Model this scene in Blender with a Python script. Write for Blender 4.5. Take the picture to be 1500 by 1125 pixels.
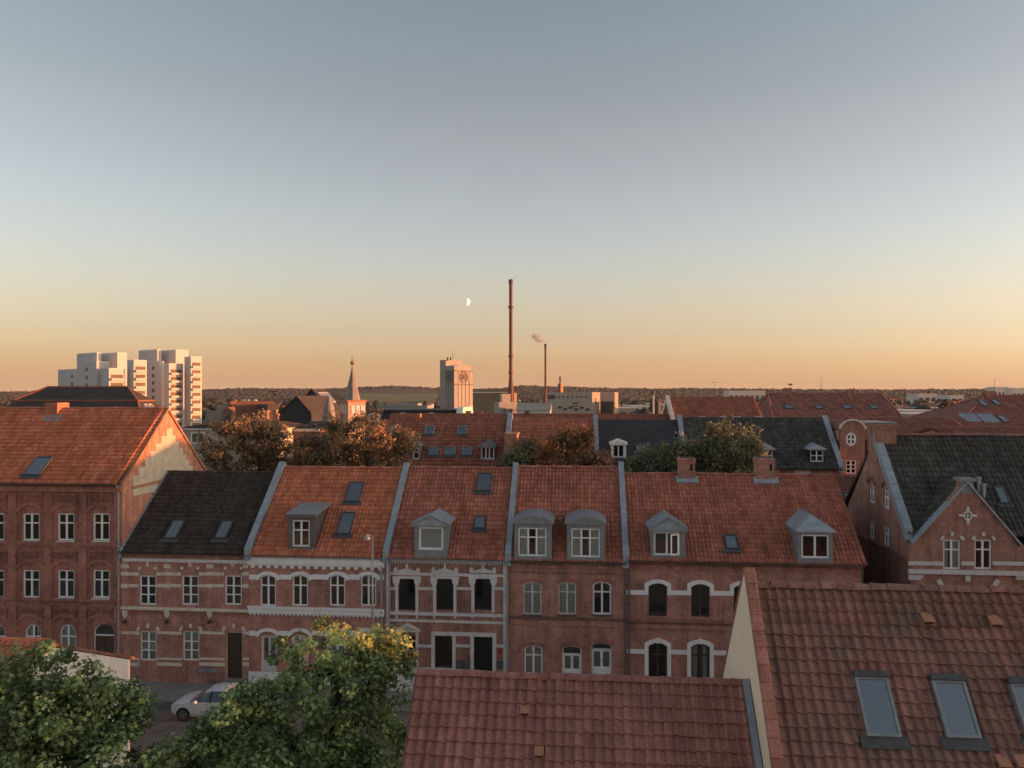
import bpy, bmesh, math, random
import numpy as np
from mathutils import Vector, Matrix, noise as mnoise
from mathutils.geometry import tessellate_polygon

for o in list(bpy.data.objects): bpy.data.objects.remove(o, do_unlink=True)
scene = bpy.context.scene
R = math.radians
random.seed(7); rng = np.random.default_rng(7)

# ------------------------------------------------------------------ camera
YAW = R(5.06); FPX = 1130.0; CAMZ = 16.5; HORY = 578.0
cam_d = bpy.data.cameras.new('camera'); cam = bpy.data.objects.new('camera', cam_d)
scene.collection.objects.link(cam)
cam.location = (0, 0, CAMZ); cam.rotation_euler = (R(90), 0, YAW)
cam_d.sensor_width = 36; cam_d.lens = FPX / 1500 * 36
cam_d.shift_y = (HORY - 562.5) / 1500
cam_d.clip_start = 0.5; cam_d.clip_end = 30000
scene.camera = cam

# ------------------------------------------------------------------ sky and sun
SUN_AZ = R(2); SUN_EL = R(2.6)          # azimuth from +X towards +Y
world = bpy.data.worlds.new('World'); scene.world = world; world.use_nodes = True
wn = world.node_tree; wn.nodes.clear()
def wnode(t): return wn.nodes.new(t)
w_out = wnode('ShaderNodeOutputWorld'); w_bg = wnode('ShaderNodeBackground')
w_sky = wnode('ShaderNodeTexSky'); w_sky.sky_type = 'NISHITA'; w_sky.sun_disc = False
w_sky.sun_elevation = SUN_EL; w_sky.sun_rotation = math.pi / 2 - SUN_AZ
w_sky.air_density = 1.0; w_sky.dust_density = 2.0; w_sky.ozone_density = 1.5
w_tc = wnode('ShaderNodeTexCoord'); w_sep = wnode('ShaderNodeSeparateXYZ')
w_ramp = wnode('ShaderNodeValToRGB')
def srgb(r, g, b):
    f = lambda c: (c / 255 / 12.92) if c / 255 <= .04045 else ((c / 255 + .055) / 1.055) ** 2.4
    return (f(r), f(g), f(b), 1)
SKY = [(0.0, (.345, .202, .112)), (.016, (.285, .16, .09)), (.042, (.18, .08, .033)), (.078, (.105, .03, .008)), (.113, (.093, .03, .004)), (.156, (.077, .043, .033)), (.198, (.064, .044, .051)),
       (.239, (.051, .035, .044)), (.279, (.038, .02, .024)), (.317, (.031, .013, .009)), (.354, (.016, 0, 0)), (.39, (.011, 0, 0)), (.452, (0, 0, 0)), (1.0, (0, 0, 0))]
er = w_ramp.color_ramp
while len(er.elements) < len(SKY): er.elements.new(.5)
for e, (p, c) in zip(er.elements, SKY): e.position = p; e.color = (*c, 1)
wn.links.new(w_tc.outputs['Generated'], w_sep.inputs[0]); wn.links.new(w_sep.outputs['Z'], w_ramp.inputs['Fac'])
# the sunset side of the sky is warmer and a little brighter, the far side cooler
w_dot = wnode('ShaderNodeMapRange'); w_dot.inputs['From Min'].default_value = -1; w_dot.inputs['From Max'].default_value = 1
w_dot.inputs['To Min'].default_value = 0; w_dot.inputs['To Max'].default_value = 1
wn.links.new(w_sep.outputs['X'], w_dot.inputs['Value'])
w_az = wnode('ShaderNodeValToRGB'); w_az.color_ramp.elements[0].color = (.97, .99, 1.03, 1); w_az.color_ramp.elements[1].color = (1.03, 1.01, .98, 1)
wn.links.new(w_dot.outputs[0], w_az.inputs['Fac'])
w_mul = wnode('ShaderNodeMix'); w_mul.data_type = 'RGBA'; w_mul.blend_type = 'MULTIPLY'; w_mul.inputs['Factor'].default_value = 1
wn.links.new(w_ramp.outputs['Color'], w_mul.inputs[6]); wn.links.new(w_az.outputs['Color'], w_mul.inputs[7])
w_sc = wnode('ShaderNodeMix'); w_sc.data_type = 'RGBA'; w_sc.blend_type = 'MULTIPLY'; w_sc.inputs['Factor'].default_value = 1
w_sc.inputs[7].default_value = (.31, .306, .296, 1)
w_bw = wnode('ShaderNodeRGBToBW'); wn.links.new(w_sky.outputs[0], w_bw.inputs[0])
w_des = wnode('ShaderNodeMix'); w_des.data_type = 'RGBA'; w_des.inputs['Factor'].default_value = .45      # thin haze mutes the clear-sky colours
wn.links.new(w_sky.outputs[0], w_des.inputs[6]); wn.links.new(w_bw.outputs[0], w_des.inputs[7]); wn.links.new(w_des.outputs[2], w_sc.inputs[6])
w_mix = wnode('ShaderNodeMix'); w_mix.data_type = 'RGBA'; w_mix.blend_type = 'ADD'; w_mix.inputs['Factor'].default_value = 1
wn.links.new(w_sc.outputs[2], w_mix.inputs[6]); wn.links.new(w_mul.outputs[2], w_mix.inputs[7])
wn.links.new(w_mix.outputs[2], w_bg.inputs['Color']); w_bg.inputs['Strength'].default_value = 1.0
wn.links.new(w_bg.outputs[0], w_out.inputs['Surface'])

sun_d = bpy.data.lights.new('sun', 'SUN'); sun = bpy.data.objects.new('sun', sun_d); scene.collection.objects.link(sun)
sun_d.energy = 5.0; sun_d.angle = R(.55); sun_d.color = (1.0, .36, .12)
SUNV = Vector((math.cos(SUN_EL) * math.cos(SUN_AZ), math.cos(SUN_EL) * math.sin(SUN_AZ), math.sin(SUN_EL)))
sun.rotation_euler = SUNV.to_track_quat('Z', 'Y').to_euler(); sun.location = (60, 0, 60)
vs = scene.view_settings; vs.view_transform = 'Standard'; vs.look = 'None'; vs.gamma = 1; vs.use_curve_mapping = False; vs.exposure = 0.74

# ------------------------------------------------------------------ pixel -> place
CA, SA = math.cos(YAW), math.sin(YAW)
CAM = Vector((0, 0, CAMZ)); RIGHT = Vector((CA, SA, 0)); FWD = Vector((-SA, CA, 0))
def ray(px, py):
    u = (px - 750) / FPX; v = -(py - HORY) / FPX
    return Vector((CA * u - SA, SA * u + CA, v))
def onY(px, py, Y): d = ray(px, py); return CAM + d * (Y / d.y)
def onX(px, py, X): d = ray(px, py); return CAM + d * (X / d.x)
def onZ(px, py, Z): d = ray(px, py); return CAM + d * ((Z - CAMZ) / d.z)
def atD(px, py, D): return CAM + ray(px, py) * D
def onP(px, py, P, N): d = ray(px, py); return CAM + d * ((P - CAM).dot(N) / d.dot(N))
def along(P, d, px):
    u = (px - 750) / FPX; Q = P - CAM
    return (u * FWD.dot(Q) - RIGHT.dot(Q)) / (RIGHT.dot(d) - u * FWD.dot(d))

# ------------------------------------------------------------------ materials
MATS = {}
class NT:
    def __init__(s, name):
        s.m = bpy.data.materials.new(name); s.m.use_nodes = True; s.t = s.m.node_tree; s.t.nodes.clear()
        s.out = s.n('ShaderNodeOutputMaterial')
    def n(s, t, **kw):
        x = s.t.nodes.new(t)
        for k, v in kw.items(): setattr(x, k, v)
        return x
    def l(s, a, b): s.t.links.new(a, b)
    def coord(s, kind='Object'): return s.n('ShaderNodeTexCoord').outputs[kind]
    def noise(s, vec, scale, detail=4, rough=.55):
        x = s.n('ShaderNodeTexNoise'); s.l(vec, x.inputs['Vector']); x.inputs['Scale'].default_value = scale
        x.inputs['Detail'].default_value = detail; x.inputs['Roughness'].default_value = rough; return x.outputs['Fac']
    def rng(s, v, a, b, c=.0, d=1.):
        x = s.n('ShaderNodeMapRange'); s.l(v, x.inputs['Value'])
        for k, q in zip(('From Min', 'From Max', 'To Min', 'To Max'), (a, b, c, d)): x.inputs[k].default_value = q
        return x.outputs[0]
    def ramp(s, v, stops):
        x = s.n('ShaderNodeValToRGB'); s.l(v, x.inputs['Fac']); e = x.color_ramp
        while len(e.elements) < len(stops): e.elements.new(.5)
        for el, (p, c) in zip(e.elements, stops): el.position = p; el.color = (*c[:3], 1)
        return x.outputs['Color']
    def mix(s, f, a, b, mode='MIX'):
        x = s.n('ShaderNodeMix', data_type='RGBA', blend_type=mode)
        for i, q in ((0, f), (6, a), (7, b)):
            if isinstance(q, (int, float)): x.inputs[i].default_value = q
            elif isinstance(q, (tuple, list)): x.inputs[i].default_value = (*q[:3], 1)
            else: s.l(q, x.inputs[i])
        return x.outputs[2]
    def bsdf(s, col, rough=.8, metal=0, bump=None, bstr=.3, bdist=.02, spec=.5):
        b = s.n('ShaderNodeBsdfPrincipled')
        for k, q in (('Base Color', col), ('Roughness', rough), ('Metallic', metal), ('Specular IOR Level', spec)):
            if isinstance(q, (int, float)): b.inputs[k].default_value = q
            elif isinstance(q, (tuple, list)): b.inputs[k].default_value = (*q[:3], 1)
            else: s.l(q, b.inputs[k])
        if bump is not None:
            bp = s.n('ShaderNodeBump'); bp.inputs['Strength'].default_value = bstr; bp.inputs['Distance'].default_value = bdist
            s.l(bump, bp.inputs['Height']); s.l(bp.outputs[0], b.inputs['Normal'])
        s.l(b.outputs[0], s.out.inputs['Surface']); return b
    def done(s, key): MATS[key] = s.m; return s.m

def m_plain(key, col, rough=.75, var=.18, scale=2.5, metal=0, bump=.15, dirt=None, spec=.4):
    t = NT(key); c = t.coord()
    f = t.noise(c, scale, 5)
    lo = tuple(x * (1 - var) for x in col); hi = tuple(min(1, x * (1 + var)) for x in col)
    k = t.ramp(f, [(.3, lo), (.7, hi)])
    if dirt:
        g = t.noise(c, scale * .35, 6, .7)
        k = t.mix(t.rng(g, .5, .72, 0, .75), k, dirt)
        mp = t.n('ShaderNodeMapping'); t.l(c, mp.inputs[0]); mp.inputs['Scale'].default_value = (3.5, 3.5, .5)
        k = t.mix(t.rng(t.noise(mp.outputs[0], 1.5, 5, .7), .52, .74, 0, .6), k, dirt)
    t.bsdf(k, rough, metal, t.noise(c, scale * 9, 3) if bump else None, bump, .01, spec)
    return t.done(key)

def lift(c, a=1.16, b=.19):
    l = .2126 * c[0] + .7152 * c[1] + .0722 * c[2]; return tuple(min(.85, a * x + b * l) for x in c[:3])
def m_brick(key, c1, c2, mortar, grime=(.05, .035, .03), gs=.55, amount=.6, edge=(.47, .75)):
    t = NT(key); uv = t.coord('UV'); c1, c2, mortar, grime = [lift(q, 1.13, .13) for q in (c1, c2, mortar, grime)]
    b = t.n('ShaderNodeTexBrick'); t.l(uv, b.inputs['Vector'])
    b.inputs['Scale'].default_value = 1; b.inputs['Brick Width'].default_value = .24; b.inputs['Row Height'].default_value = .075
    b.inputs['Mortar Size'].default_value = .007; b.inputs['Mortar Smooth'].default_value = .3; b.inputs['Bias'].default_value = -.1
    b.inputs['Color1'].default_value = (*c1, 1); b.inputs['Color2'].default_value = (*c2, 1); b.inputs['Mortar'].default_value = (*mortar, 1)
    o = t.coord()
    n1 = t.noise(o, 1.6, 6, .65); n2 = t.noise(o, gs, 7, .72); n3 = t.noise(o, 9, 3)
    k = t.mix(1., b.outputs['Color'], t.ramp(n1, [(.28, (.72, .7, .7)), (.72, (1.25, 1.2, 1.18))]), 'MULTIPLY')
    k = t.mix(1., k, t.ramp(n3, [(.3, (.82, .82, .82)), (.7, (1.15, 1.15, 1.15))]), 'MULTIPLY')
    k = t.mix(t.rng(n2, edge[0], edge[1], 0, amount), k, grime)
    mp = t.n('ShaderNodeMapping'); t.l(o, mp.inputs[0]); mp.inputs['Scale'].default_value = (2.6, 2.6, .22)
    k = t.mix(1., k, t.ramp(t.noise(mp.outputs[0], 1, 6, .7), [(.3, (.66, .65, .65)), (.55, (1.02, 1.02, 1.02)), (.75, (1.18, 1.17, 1.16))]), 'MULTIPLY')
    t.bsdf(k, .88, 0, b.outputs['Fac'], .35, .012, .25); return t.done(key)

def m_tile(key, stops, moss=(.06, .055, .035), mossamt=.6, mscale=.5, attr=True, rough=.9, white=0., mrange=(.5, .75)):
    t = NT(key); o = t.coord('Object'); stops = [(p, lift(c, 1.24, .06) if key in ('tile_orange', 'tile_red', 'tile_far_red') else lift(c)) for p, c in stops]; moss = lift(moss)
    if attr:
        a = t.n('ShaderNodeAttribute', attribute_name='tint'); r = a.outputs['Fac']
    else:
        r = t.n('ShaderNodeObjectInfo').outputs['Random']; 
        g = t.n('ShaderNodeNewGeometry'); o = g.outputs['Position']
    k = t.ramp(r, stops)
    n1 = t.noise(o, 1.1, 6, .65); n2 = t.noise(o, mscale, 7, .7); n3 = t.noise(o, 14, 4)
    k = t.mix(1., k, t.ramp(n1, [(.28, (.78, .75, .75)), (.72, (1.2, 1.18, 1.15))]), 'MULTIPLY')
    k = t.mix(1., k, t.ramp(n3, [(.3, (.75, .75, .75)), (.7, (1.2, 1.2, 1.2))]), 'MULTIPLY')
    k = t.mix(t.rng(n2, mrange[0], mrange[1], 0, mossamt), k, moss)
    mp = t.n('ShaderNodeMapping'); t.l(o, mp.inputs[0]); mp.inputs['Scale'].default_value = (3.2, .35, .35)
    k = t.mix(1., k, t.ramp(t.noise(mp.outputs[0], 1, 6, .7), [(.3, (.72, .71, .70)), (.55, (1.0, 1.0, 1.0)), (.78, (1.22, 1.2, 1.18))]), 'MULTIPLY')
    if white:
        n4 = t.noise(o, 5.5, 6, .75)
        k = t.mix(t.rng(n4, .62, .74, 0, white), k, (.55, .47, .42))
    t.bsdf(k, rough, 0, n3, .45, .01, .15); return t.done(key)

def m_glass(key, tint=(.02, .022, .025), refl=.10, alpha=.5, rough=.03):
    t = NT(key)
    g = t.n('ShaderNodeBsdfGlossy'); g.inputs['Roughness'].default_value = rough; g.inputs['Color'].default_value = (.9, .93, .95, 1)
    tr = t.n('ShaderNodeBsdfTransparent'); tr.inputs['Color'].default_value = (.93, .95, .94, 1)
    d = t.n('ShaderNodeBsdfDiffuse'); d.inputs['Color'].default_value = (*tint, 1)
    m1 = t.n('ShaderNodeMixShader'); m1.inputs[0].default_value = alpha; t.l(d.outputs[0], m1.inputs[1]); t.l(tr.outputs[0], m1.inputs[2])
    fr = t.n('ShaderNodeFresnel'); fr.inputs['IOR'].default_value = 1.5
    o = t.noise(t.coord(), 1.3, 2); bp = t.n('ShaderNodeBump'); bp.inputs['Strength'].default_value = .04; bp.inputs['Distance'].default_value = .02
    t.l(o, bp.inputs['Height']); t.l(bp.outputs[0], g.inputs['Normal'])
    m2 = t.n('ShaderNodeMixShader'); t.l(t.rng(fr.outputs[0], 0, 1, refl, 1), m2.inputs[0]); t.l(m1.outputs[0], m2.inputs[1]); t.l(g.outputs[0], m2.inputs[2])
    t.l(m2.outputs[0], t.out.inputs['Surface']); return t.done(key)

def m_leaf(key, stops, trans=.33):
    t = NT(key); a = t.n('ShaderNodeAttribute', attribute_name='tint')
    k = t.ramp(a.outputs['Fac'], [(p, lift(c, 1.2, .22)) for p, c in stops] if key != 'leaf_far' else stops)
    k = t.mix(1., k, t.ramp(t.noise(t.coord(), .9, 3), [(.3, (.7, .7, .7)), (.7, (1.25, 1.25, 1.2))]), 'MULTIPLY')
    d = t.n('ShaderNodeBsdfPrincipled'); t.l(k, d.inputs['Base Color']); d.inputs['Roughness'].default_value = .55; d.inputs['Specular IOR Level'].default_value = .3
    tr = t.n('ShaderNodeBsdfTranslucent'); t.l(k, tr.inputs['Color'])
    m = t.n('ShaderNodeMixShader'); m.inputs[0].default_value = trans; t.l(d.outputs[0], m.inputs[1]); t.l(tr.outputs[0], m.inputs[2])
    t.l(m.outputs[0], t.out.inputs['Surface']); return t.done(key)

m_brick('brick_red', (.47, .215, .165), (.37, .16, .125), (.34, .24, .20), amount=.35)
m_brick('brick_deep', (.40, .165, .125), (.31, .125, .098), (.25, .16, .135), amount=.5)
m_brick('brick_brown', (.40, .19, .14), (.31, .145, .11), (.29, .21, .175), amount=.5)
m_brick('brick_dark', (.22, .115, .09), (.17, .09, .075), (.18, .13, .11), amount=.6)
m_brick('brick_gable', (.50, .22, .145), (.38, .16, .11), (.42, .31, .24), amount=.45, gs=1.2)
m_brick('brick_orange', (.48, .19, .095), (.38, .13, .07), (.3, .22, .17), amount=.35)
m_plain('white_paint', (.90, .90, .90), .55, .06, 3, dirt=(.74, .72, .70), bump=.05)
m_plain('frame_white', (.90, .90, .89), .45, .04, 3, bump=0)
m_plain('trim_beige', (.74, .67, .56), .8, .12, 4, dirt=(.46, .40, .33))
m_plain('trim_grey', (.70, .68, .66), .75, .10, 4, dirt=(.45, .43, .42))
m_plain('render_grey', (.56, .50, .41), .9, .16, 2.2, dirt=(.36, .32, .26))
m_plain('render_cream', (.90, .75, .58), .88, .03, .8, dirt=(.86, .70, .53), bump=.08)
m_plain('render_white', (.78, .75, .70), .85, .05, 1.2, dirt=(.55, .5, .45))
m_plain('zinc', (.38, .42, .465), .5, .16, 2.2, metal=.35, dirt=(.25, .29, .33))
m_plain('zinc_dark', (.26, .28, .30), .55, .18, 3, metal=.2)
m_plain('lead_dark', (.075, .08, .088), .6, .25, 4)
m_plain('gutter', (.16, .155, .15), .5, .2, 4, metal=.4)
m_plain('dark_wood', (.085, .055, .045), .5, .25, 6)
m_plain('door_black', (.022, .022, .025), .4, .2, 5)
m_plain('door_grey', (.68, .68, .66), .5, .06, 4)
m_plain('curtain', (.90, .88, .83), .95, .1, 8)
m_plain('interior', (.12, .11, .10), .95, .2, 1)
m_plain('asphalt', (.13, .127, .127), .9, .22, 1.4, dirt=(.075, .072, .07))
m_plain('paving', (.27, .255, .24), .9, .2, 1.8, dirt=(.17, .16, .15))
m_plain('kerb', (.24, .235, .23), .9, .15, 3)
m_plain('earth', (.075, .07, .045), .95, .35, .02, bump=.1)
m_plain('lawn', (.05, .08, .025), .95, .3, .6)
m_plain('field_green', (.11, .14, .045), .95, .2, .01, bump=0)
m_plain('hill_wood', (.042, .040, .028), .95, .35, .012, bump=0)
m_plain('bark', (.07, .055, .042), .9, .3, 6, bump=.5)
m_plain('concrete', (.36, .33, .31), .85, .12, .25, dirt=(.36, .32, .29))
m_plain('concrete_line', (.2, .16, .14), .9, .1, 1)
m_plain('tower_white', (.56, .545, .54), .8, .05, .15)
m_plain('factory_grey', (.47, .39, .32), .85, .08, .1, dirt=(.3, .27, .25))
m_plain('factory_brown', (.27, .20, .125), .85, .1, .1)
m_plain('shed_pale', (.55, .54, .52), .8, .08, .1)
m_plain('shed_roof', (.30, .29, .27), .85, .12, .1)
m_plain('stack_rust', (.17, .07, .05), .7, .2, .3)
m_plain('slate', (.045, .045, .048), .6, .25, 1.5, dirt=(.03, .03, .03))
m_plain('slate_brown', (.06, .05, .045), .8, .25, 1.2)
m_plain('copper_grey', (.24, .21, .20), .6, .15, .6)
m_plain('far_red', (.30, .11, .075), .85, .2, .1)
m_plain('far_brick', (.28, .13, .09), .85, .2, .1)
m_plain('far_dark', (.08, .07, .065), .85, .2, .1)
m_plain('gold', (.55, .38, .12), .35, .1, 3, metal=.8, bump=0)
m_plain('metal_pole', (.36, .37, .37), .45, .1, 4, metal=.5)
m_plain('sign_red', (.42, .06, .05), .6, .1, 4)
m_plain('mailbox', (.13, .14, .16), .45, .1, 4, metal=.4)
m_plain('rubber', (.018, .018, .018), .8, .1, 5)
m_plain('rim_metal', (.4, .4, .42), .35, .05, 5, metal=.8, bump=0)
m_plain('lamp_glass', (.55, .55, .52), .3, .05, 5, bump=0)
m_plain('plate', (.7, .7, .68), .5, .03, 5, bump=0)
m_plain('tile_vent', (.45, .20, .125), .7, .12, 5)
for k, c in (('paint_white', (.74, .76, .78)), ('paint_dark', (.03, .033, .04))):
    t = NT(k); b = t.bsdf(c, .32, 0); b.inputs['Coat Weight'].default_value = .8; b.inputs['Coat Roughness'].default_value = .05; t.done(k)
m_tile('tile_red', [(0, (.31, .115, .082)), (.5, (.375, .14, .10)), (1, (.44, .175, .125))], moss=(.16, .11, .085), mossamt=.4, mscale=.45)
m_tile('tile_orange', [(0, (.40, .135, .078)), (.5, (.48, .165, .095)), (1, (.55, .205, .12))], moss=(.22, .12, .08), mossamt=.25, mscale=.5)
m_tile('tile_wine', [(0, (.20, .085, .07)), (.5, (.235, .10, .082)), (1, (.27, .115, .095))], moss=(.17, .11, .085), mossamt=.45, mscale=.6)
m_tile('tile_black', [(0, (.044, .036, .033)), (.5, (.056, .046, .042)), (1, (.07, .059, .054))], moss=(.085, .07, .06), mossamt=.35)
m_tile('tile_charcoal', [(0, (.055, .056, .055)), (.5, (.072, .072, .07)), (1, (.10, .098, .094))], moss=(.09, .092, .075), mossamt=.6)
m_tile('tile_near', [(0, (.255, .105, .086)), (.1, (.285, .117, .096)), (.9, (.325, .135, .11)), (1, (.37, .16, .13))], moss=(.18, .09, .072), mossamt=.5, mscale=.7, attr=False, white=.5)
m_tile('tile_near_stuff', [(0, (.255, .105, .086)), (.1, (.285, .117, .096)), (.9, (.325, .135, .11)), (1, (.37, .16, .13))], moss=(.18, .09, .072), mossamt=.5, mscale=.7, white=.4)
m_tile('tile_mossy', [(0, (.225, .10, .08)), (.1, (.26, .117, .093)), (.9, (.30, .137, .108)), (1, (.35, .16, .127))], moss=(.135, .098, .075), mossamt=.85, mscale=.55, attr=False, white=.55, mrange=(.42, .66))
m_tile('tile_mossy_stuff', [(0, (.225, .10, .08)), (.1, (.26, .117, .093)), (.9, (.30, .137, .108)), (1, (.35, .16, .127))], moss=(.135, .098, .075), mossamt=.85, mscale=.55, white=.5, mrange=(.42, .66))
m_tile('tile_far_red', [(0, (.25, .095, .066)), (.5, (.30, .115, .08)), (1, (.35, .145, .1))], moss=(.14, .09, .065), mossamt=.7, mscale=.25)
m_tile('tile_coping', [(0, (.31, .125, .098)), (.5, (.36, .145, .113)), (1, (.42, .17, .13))], mossamt=.3, attr=False, white=.3)
m_glass('glass', alpha=.93, refl=.03)
m_glass('glass_sky', tint=(.07, .075, .08), alpha=.5, refl=.08)
m_glass('glass_roof', tint=(.06, .068, .08), alpha=.6, refl=.26)
m_glass('glass_car', tint=(.01, .01, .012), alpha=.3, refl=.08)
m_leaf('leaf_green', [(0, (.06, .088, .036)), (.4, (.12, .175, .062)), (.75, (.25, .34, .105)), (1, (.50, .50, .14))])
m_leaf('leaf_olive', [(0, (.085, .075, .048)), (.5, (.20, .145, .08)), (.85, (.36, .205, .10)), (1, (.56, .28, .11))])
m_leaf('leaf_rust', [(0, (.10, .07, .042)), (.5, (.26, .13, .06)), (.85, (.46, .20, .08)), (1, (.58, .28, .10))])
m_leaf('leaf_sage', [(0, (.055, .065, .035)), (.5, (.12, .132, .068)), (.85, (.20, .195, .105)), (1, (.30, .26, .14))])
m_leaf('leaf_far', [(0, (.022, .026, .020)), (.5, (.040, .043, .032)), (1, (.066, .064, .046))], trans=.05)

# ------------------------------------------------------------------ mesh building
COL = scene.collection
ORG = {}
def box_uv(me):
    n = len(me.loops)
    if not n: return
    co = np.empty(len(me.vertices) * 3); me.vertices.foreach_get('co', co); co = co.reshape(-1, 3)
    li = np.empty(n, dtype=np.int32); me.loops.foreach_get('vertex_index', li)
    nm = np.empty(len(me.polygons) * 3); me.polygons.foreach_get('normal', nm); nm = np.abs(nm.reshape(-1, 3))
    lt = np.empty(len(me.polygons), dtype=np.int32); me.polygons.foreach_get('loop_total', lt)
    ax = np.repeat(nm.argmax(1), lt); p = co[li]
    u = np.where(ax == 0, p[:, 1], p[:, 0]); v = np.where(ax == 2, p[:, 1], p[:, 2])
    uv = me.uv_layers.new(name='UVMap'); uv.data.foreach_set('uv', np.stack([u, v], 1).ravel())
class MB:
    def __init__(s): s.v = []; s.f = []; s.t = []; s.tint = 0.
    def face(s, pts):
        i = len(s.v); s.v.extend(Vector(p) for p in pts); s.f.append(tuple(range(i, i + len(pts)))); s.t.append(s.tint); return s
    def box(s, x0, x1, y0, y1, z0, z1):
        i = len(s.v)
        s.v.extend(Vector(p) for p in ((x0, y0, z0), (x1, y0, z0), (x1, y1, z0), (x0, y1, z0), (x0, y0, z1), (x1, y0, z1), (x1, y1, z1), (x0, y1, z1)))
        for q in ((3, 2, 1, 0), (4, 5, 6, 7), (0, 1, 5, 4), (1, 2, 6, 5), (2, 3, 7, 6), (3, 0, 4, 7)): s.f.append(tuple(i + k for k in q)); s.t.append(s.tint)
        return s
    def obox(s, c, a, b, d):     # centre and three half vectors
        c, a, b, d = Vector(c), Vector(a), Vector(b), Vector(d); i = len(s.v)
        s.v.extend([c - a - b - d, c + a - b - d, c + a + b - d, c - a + b - d, c - a - b + d, c + a - b + d, c + a + b + d, c - a + b + d])
        for q in ((3, 2, 1, 0), (4, 5, 6, 7), (0, 1, 5, 4), (1, 2, 6, 5), (2, 3, 7, 6), (3, 0, 4, 7)): s.f.append(tuple(i + k for k in q)); s.t.append(s.tint)
        return s
    def prism(s, loop, d):
        d = Vector(d); loop = [Vector(p) for p in loop]; n = len(loop); i = len(s.v)
        s.v.extend(loop); s.v.extend(p + d for p in loop)
        s.f.append(tuple(range(i, i + n))); s.f.append(tuple(range(i + 2 * n - 1, i + n - 1, -1))); s.t += [s.tint] * 2
        for k in range(n):
            j = (k + 1) % n; s.f.append((i + k, i + j, i + n + j, i + n + k)); s.t.append(s.tint)
        return s
    def strip(s, A, B, d, closed=False):       # band between two polylines, with depth d
        d = Vector(d); A = [Vector(p) for p in A]; B = [Vector(p) for p in B]; n = len(A); i = len(s.v)
        s.v.extend(A); s.v.extend(B); s.v.extend(p + d for p in A); s.v.extend(p + d for p in B)
        for k in range(n if closed else n - 1):
            j = (k + 1) % n
            for q in ((k, j, n + j, n + k), (2 * n + k, 3 * n + k, 3 * n + j, 2 * n + j), (k, 2 * n + k, 2 * n + j, j), (n + k, n + j, 3 * n + j, 3 * n + k)):
                s.f.append(tuple(i + x for x in q)); s.t.append(s.tint)
        if not closed:
            for k in (0, n - 1): s.f.append((i + k, i + n + k, i + 3 * n + k, i + 2 * n + k)); s.t.append(s.tint)
        return s
    def tube(s, p0, p1, r0, r1=None, n=8, caps=True):
        p0, p1 = Vector(p0), Vector(p1); r1 = r0 if r1 is None else r1
        d = (p1 - p0).normalized(); a = d.orthogonal().normalized(); b = d.cross(a); i = len(s.v)
        for p, r in ((p0, r0), (p1, r1)):
            for k in range(n):
                w = 2 * math.pi * k / n; s.v.append(p + a * (r * math.cos(w)) + b * (r * math.sin(w)))
        for k in range(n):
            j = (k + 1) % n; s.f.append((i + k, i + j, i + n + j, i + n + k)); s.t.append(s.tint)
        if caps:
            s.f.append(tuple(i + k for k in range(n - 1, -1, -1))); s.f.append(tuple(i + n + k for k in range(n))); s.t += [s.tint] * 2
        return s
    def lathe(s, c, prof, n=16):               # profile of (radius, height)
        c = Vector(c); i = len(s.v); m = len(prof)
        for r, h in prof:
            for k in range(n):
                w = 2 * math.pi * k / n; s.v.append(c + Vector((r * math.cos(w), r * math.sin(w), h)))
        for q in range(m - 1):
            for k in range(n):
                j = (k + 1) % n; s.f.append((i + q * n + k, i + q * n + j, i + (q + 1) * n + j, i + (q + 1) * n + k)); s.t.append(s.tint)
        s.f.append(tuple(i + k for k in range(n))); s.f.append(tuple(i + (m - 1) * n + k for k in range(n))); s.t += [s.tint] * 2
        return s
    def build(s, name, mat, parent=None, smooth=False, stuff=False, local=False, fix=True, bevel=0):
        me = bpy.data.meshes.new(name); o0 = Vector((0, 0, 0)) if local or parent is None else ORG[parent]
        me.from_pydata([tuple(p - o0) for p in s.v], [], s.f)
        if any(s.t):
            at = me.attributes.new('tint', 'FLOAT', 'FACE'); at.data.foreach_set('value', s.t)
        if fix:
            bm = bmesh.new(); bm.from_mesh(me); bmesh.ops.recalc_face_normals(bm, faces=bm.faces)
            if bevel: bmesh.ops.bevel(bm, geom=bm.edges[:], offset=bevel, segments=1, affect='EDGES')
            bm.to_mesh(me); bm.free()
        me.update(); box_uv(me)
        if smooth: me.polygons.foreach_set('use_smooth', [True] * len(me.polygons))
        me.materials.append(MATS[mat] if isinstance(mat, str) else mat)
        ob = bpy.data.objects.new(name, me); COL.objects.link(ob); ob.parent = parent; ORG[ob] = o0.copy()
        if stuff: ob['kind'] = 'stuff'
        return ob
def tag(o, label=None, cat=None, group=None, kind=None):
    for k, v in (('label', label), ('category', cat), ('group', group), ('kind', kind)):
        if v: o[k] = v
    return o
def thing(name, label, cat, loc, group=None, rz=0):
    o = bpy.data.objects.new(name, None); COL.objects.link(o); o.location = loc; o.rotation_euler = (0, 0, rz); o.empty_display_size = .5
    ORG[o] = Vector(loc); return tag(o, label, cat, group)
def copy_tree(o, parent=None):
    c = o.copy(); COL.objects.link(c); c.parent = parent; ORG[c] = ORG.get(o, Vector())
    for ch in list(o.children): copy_tree(ch, c)
    return c
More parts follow.
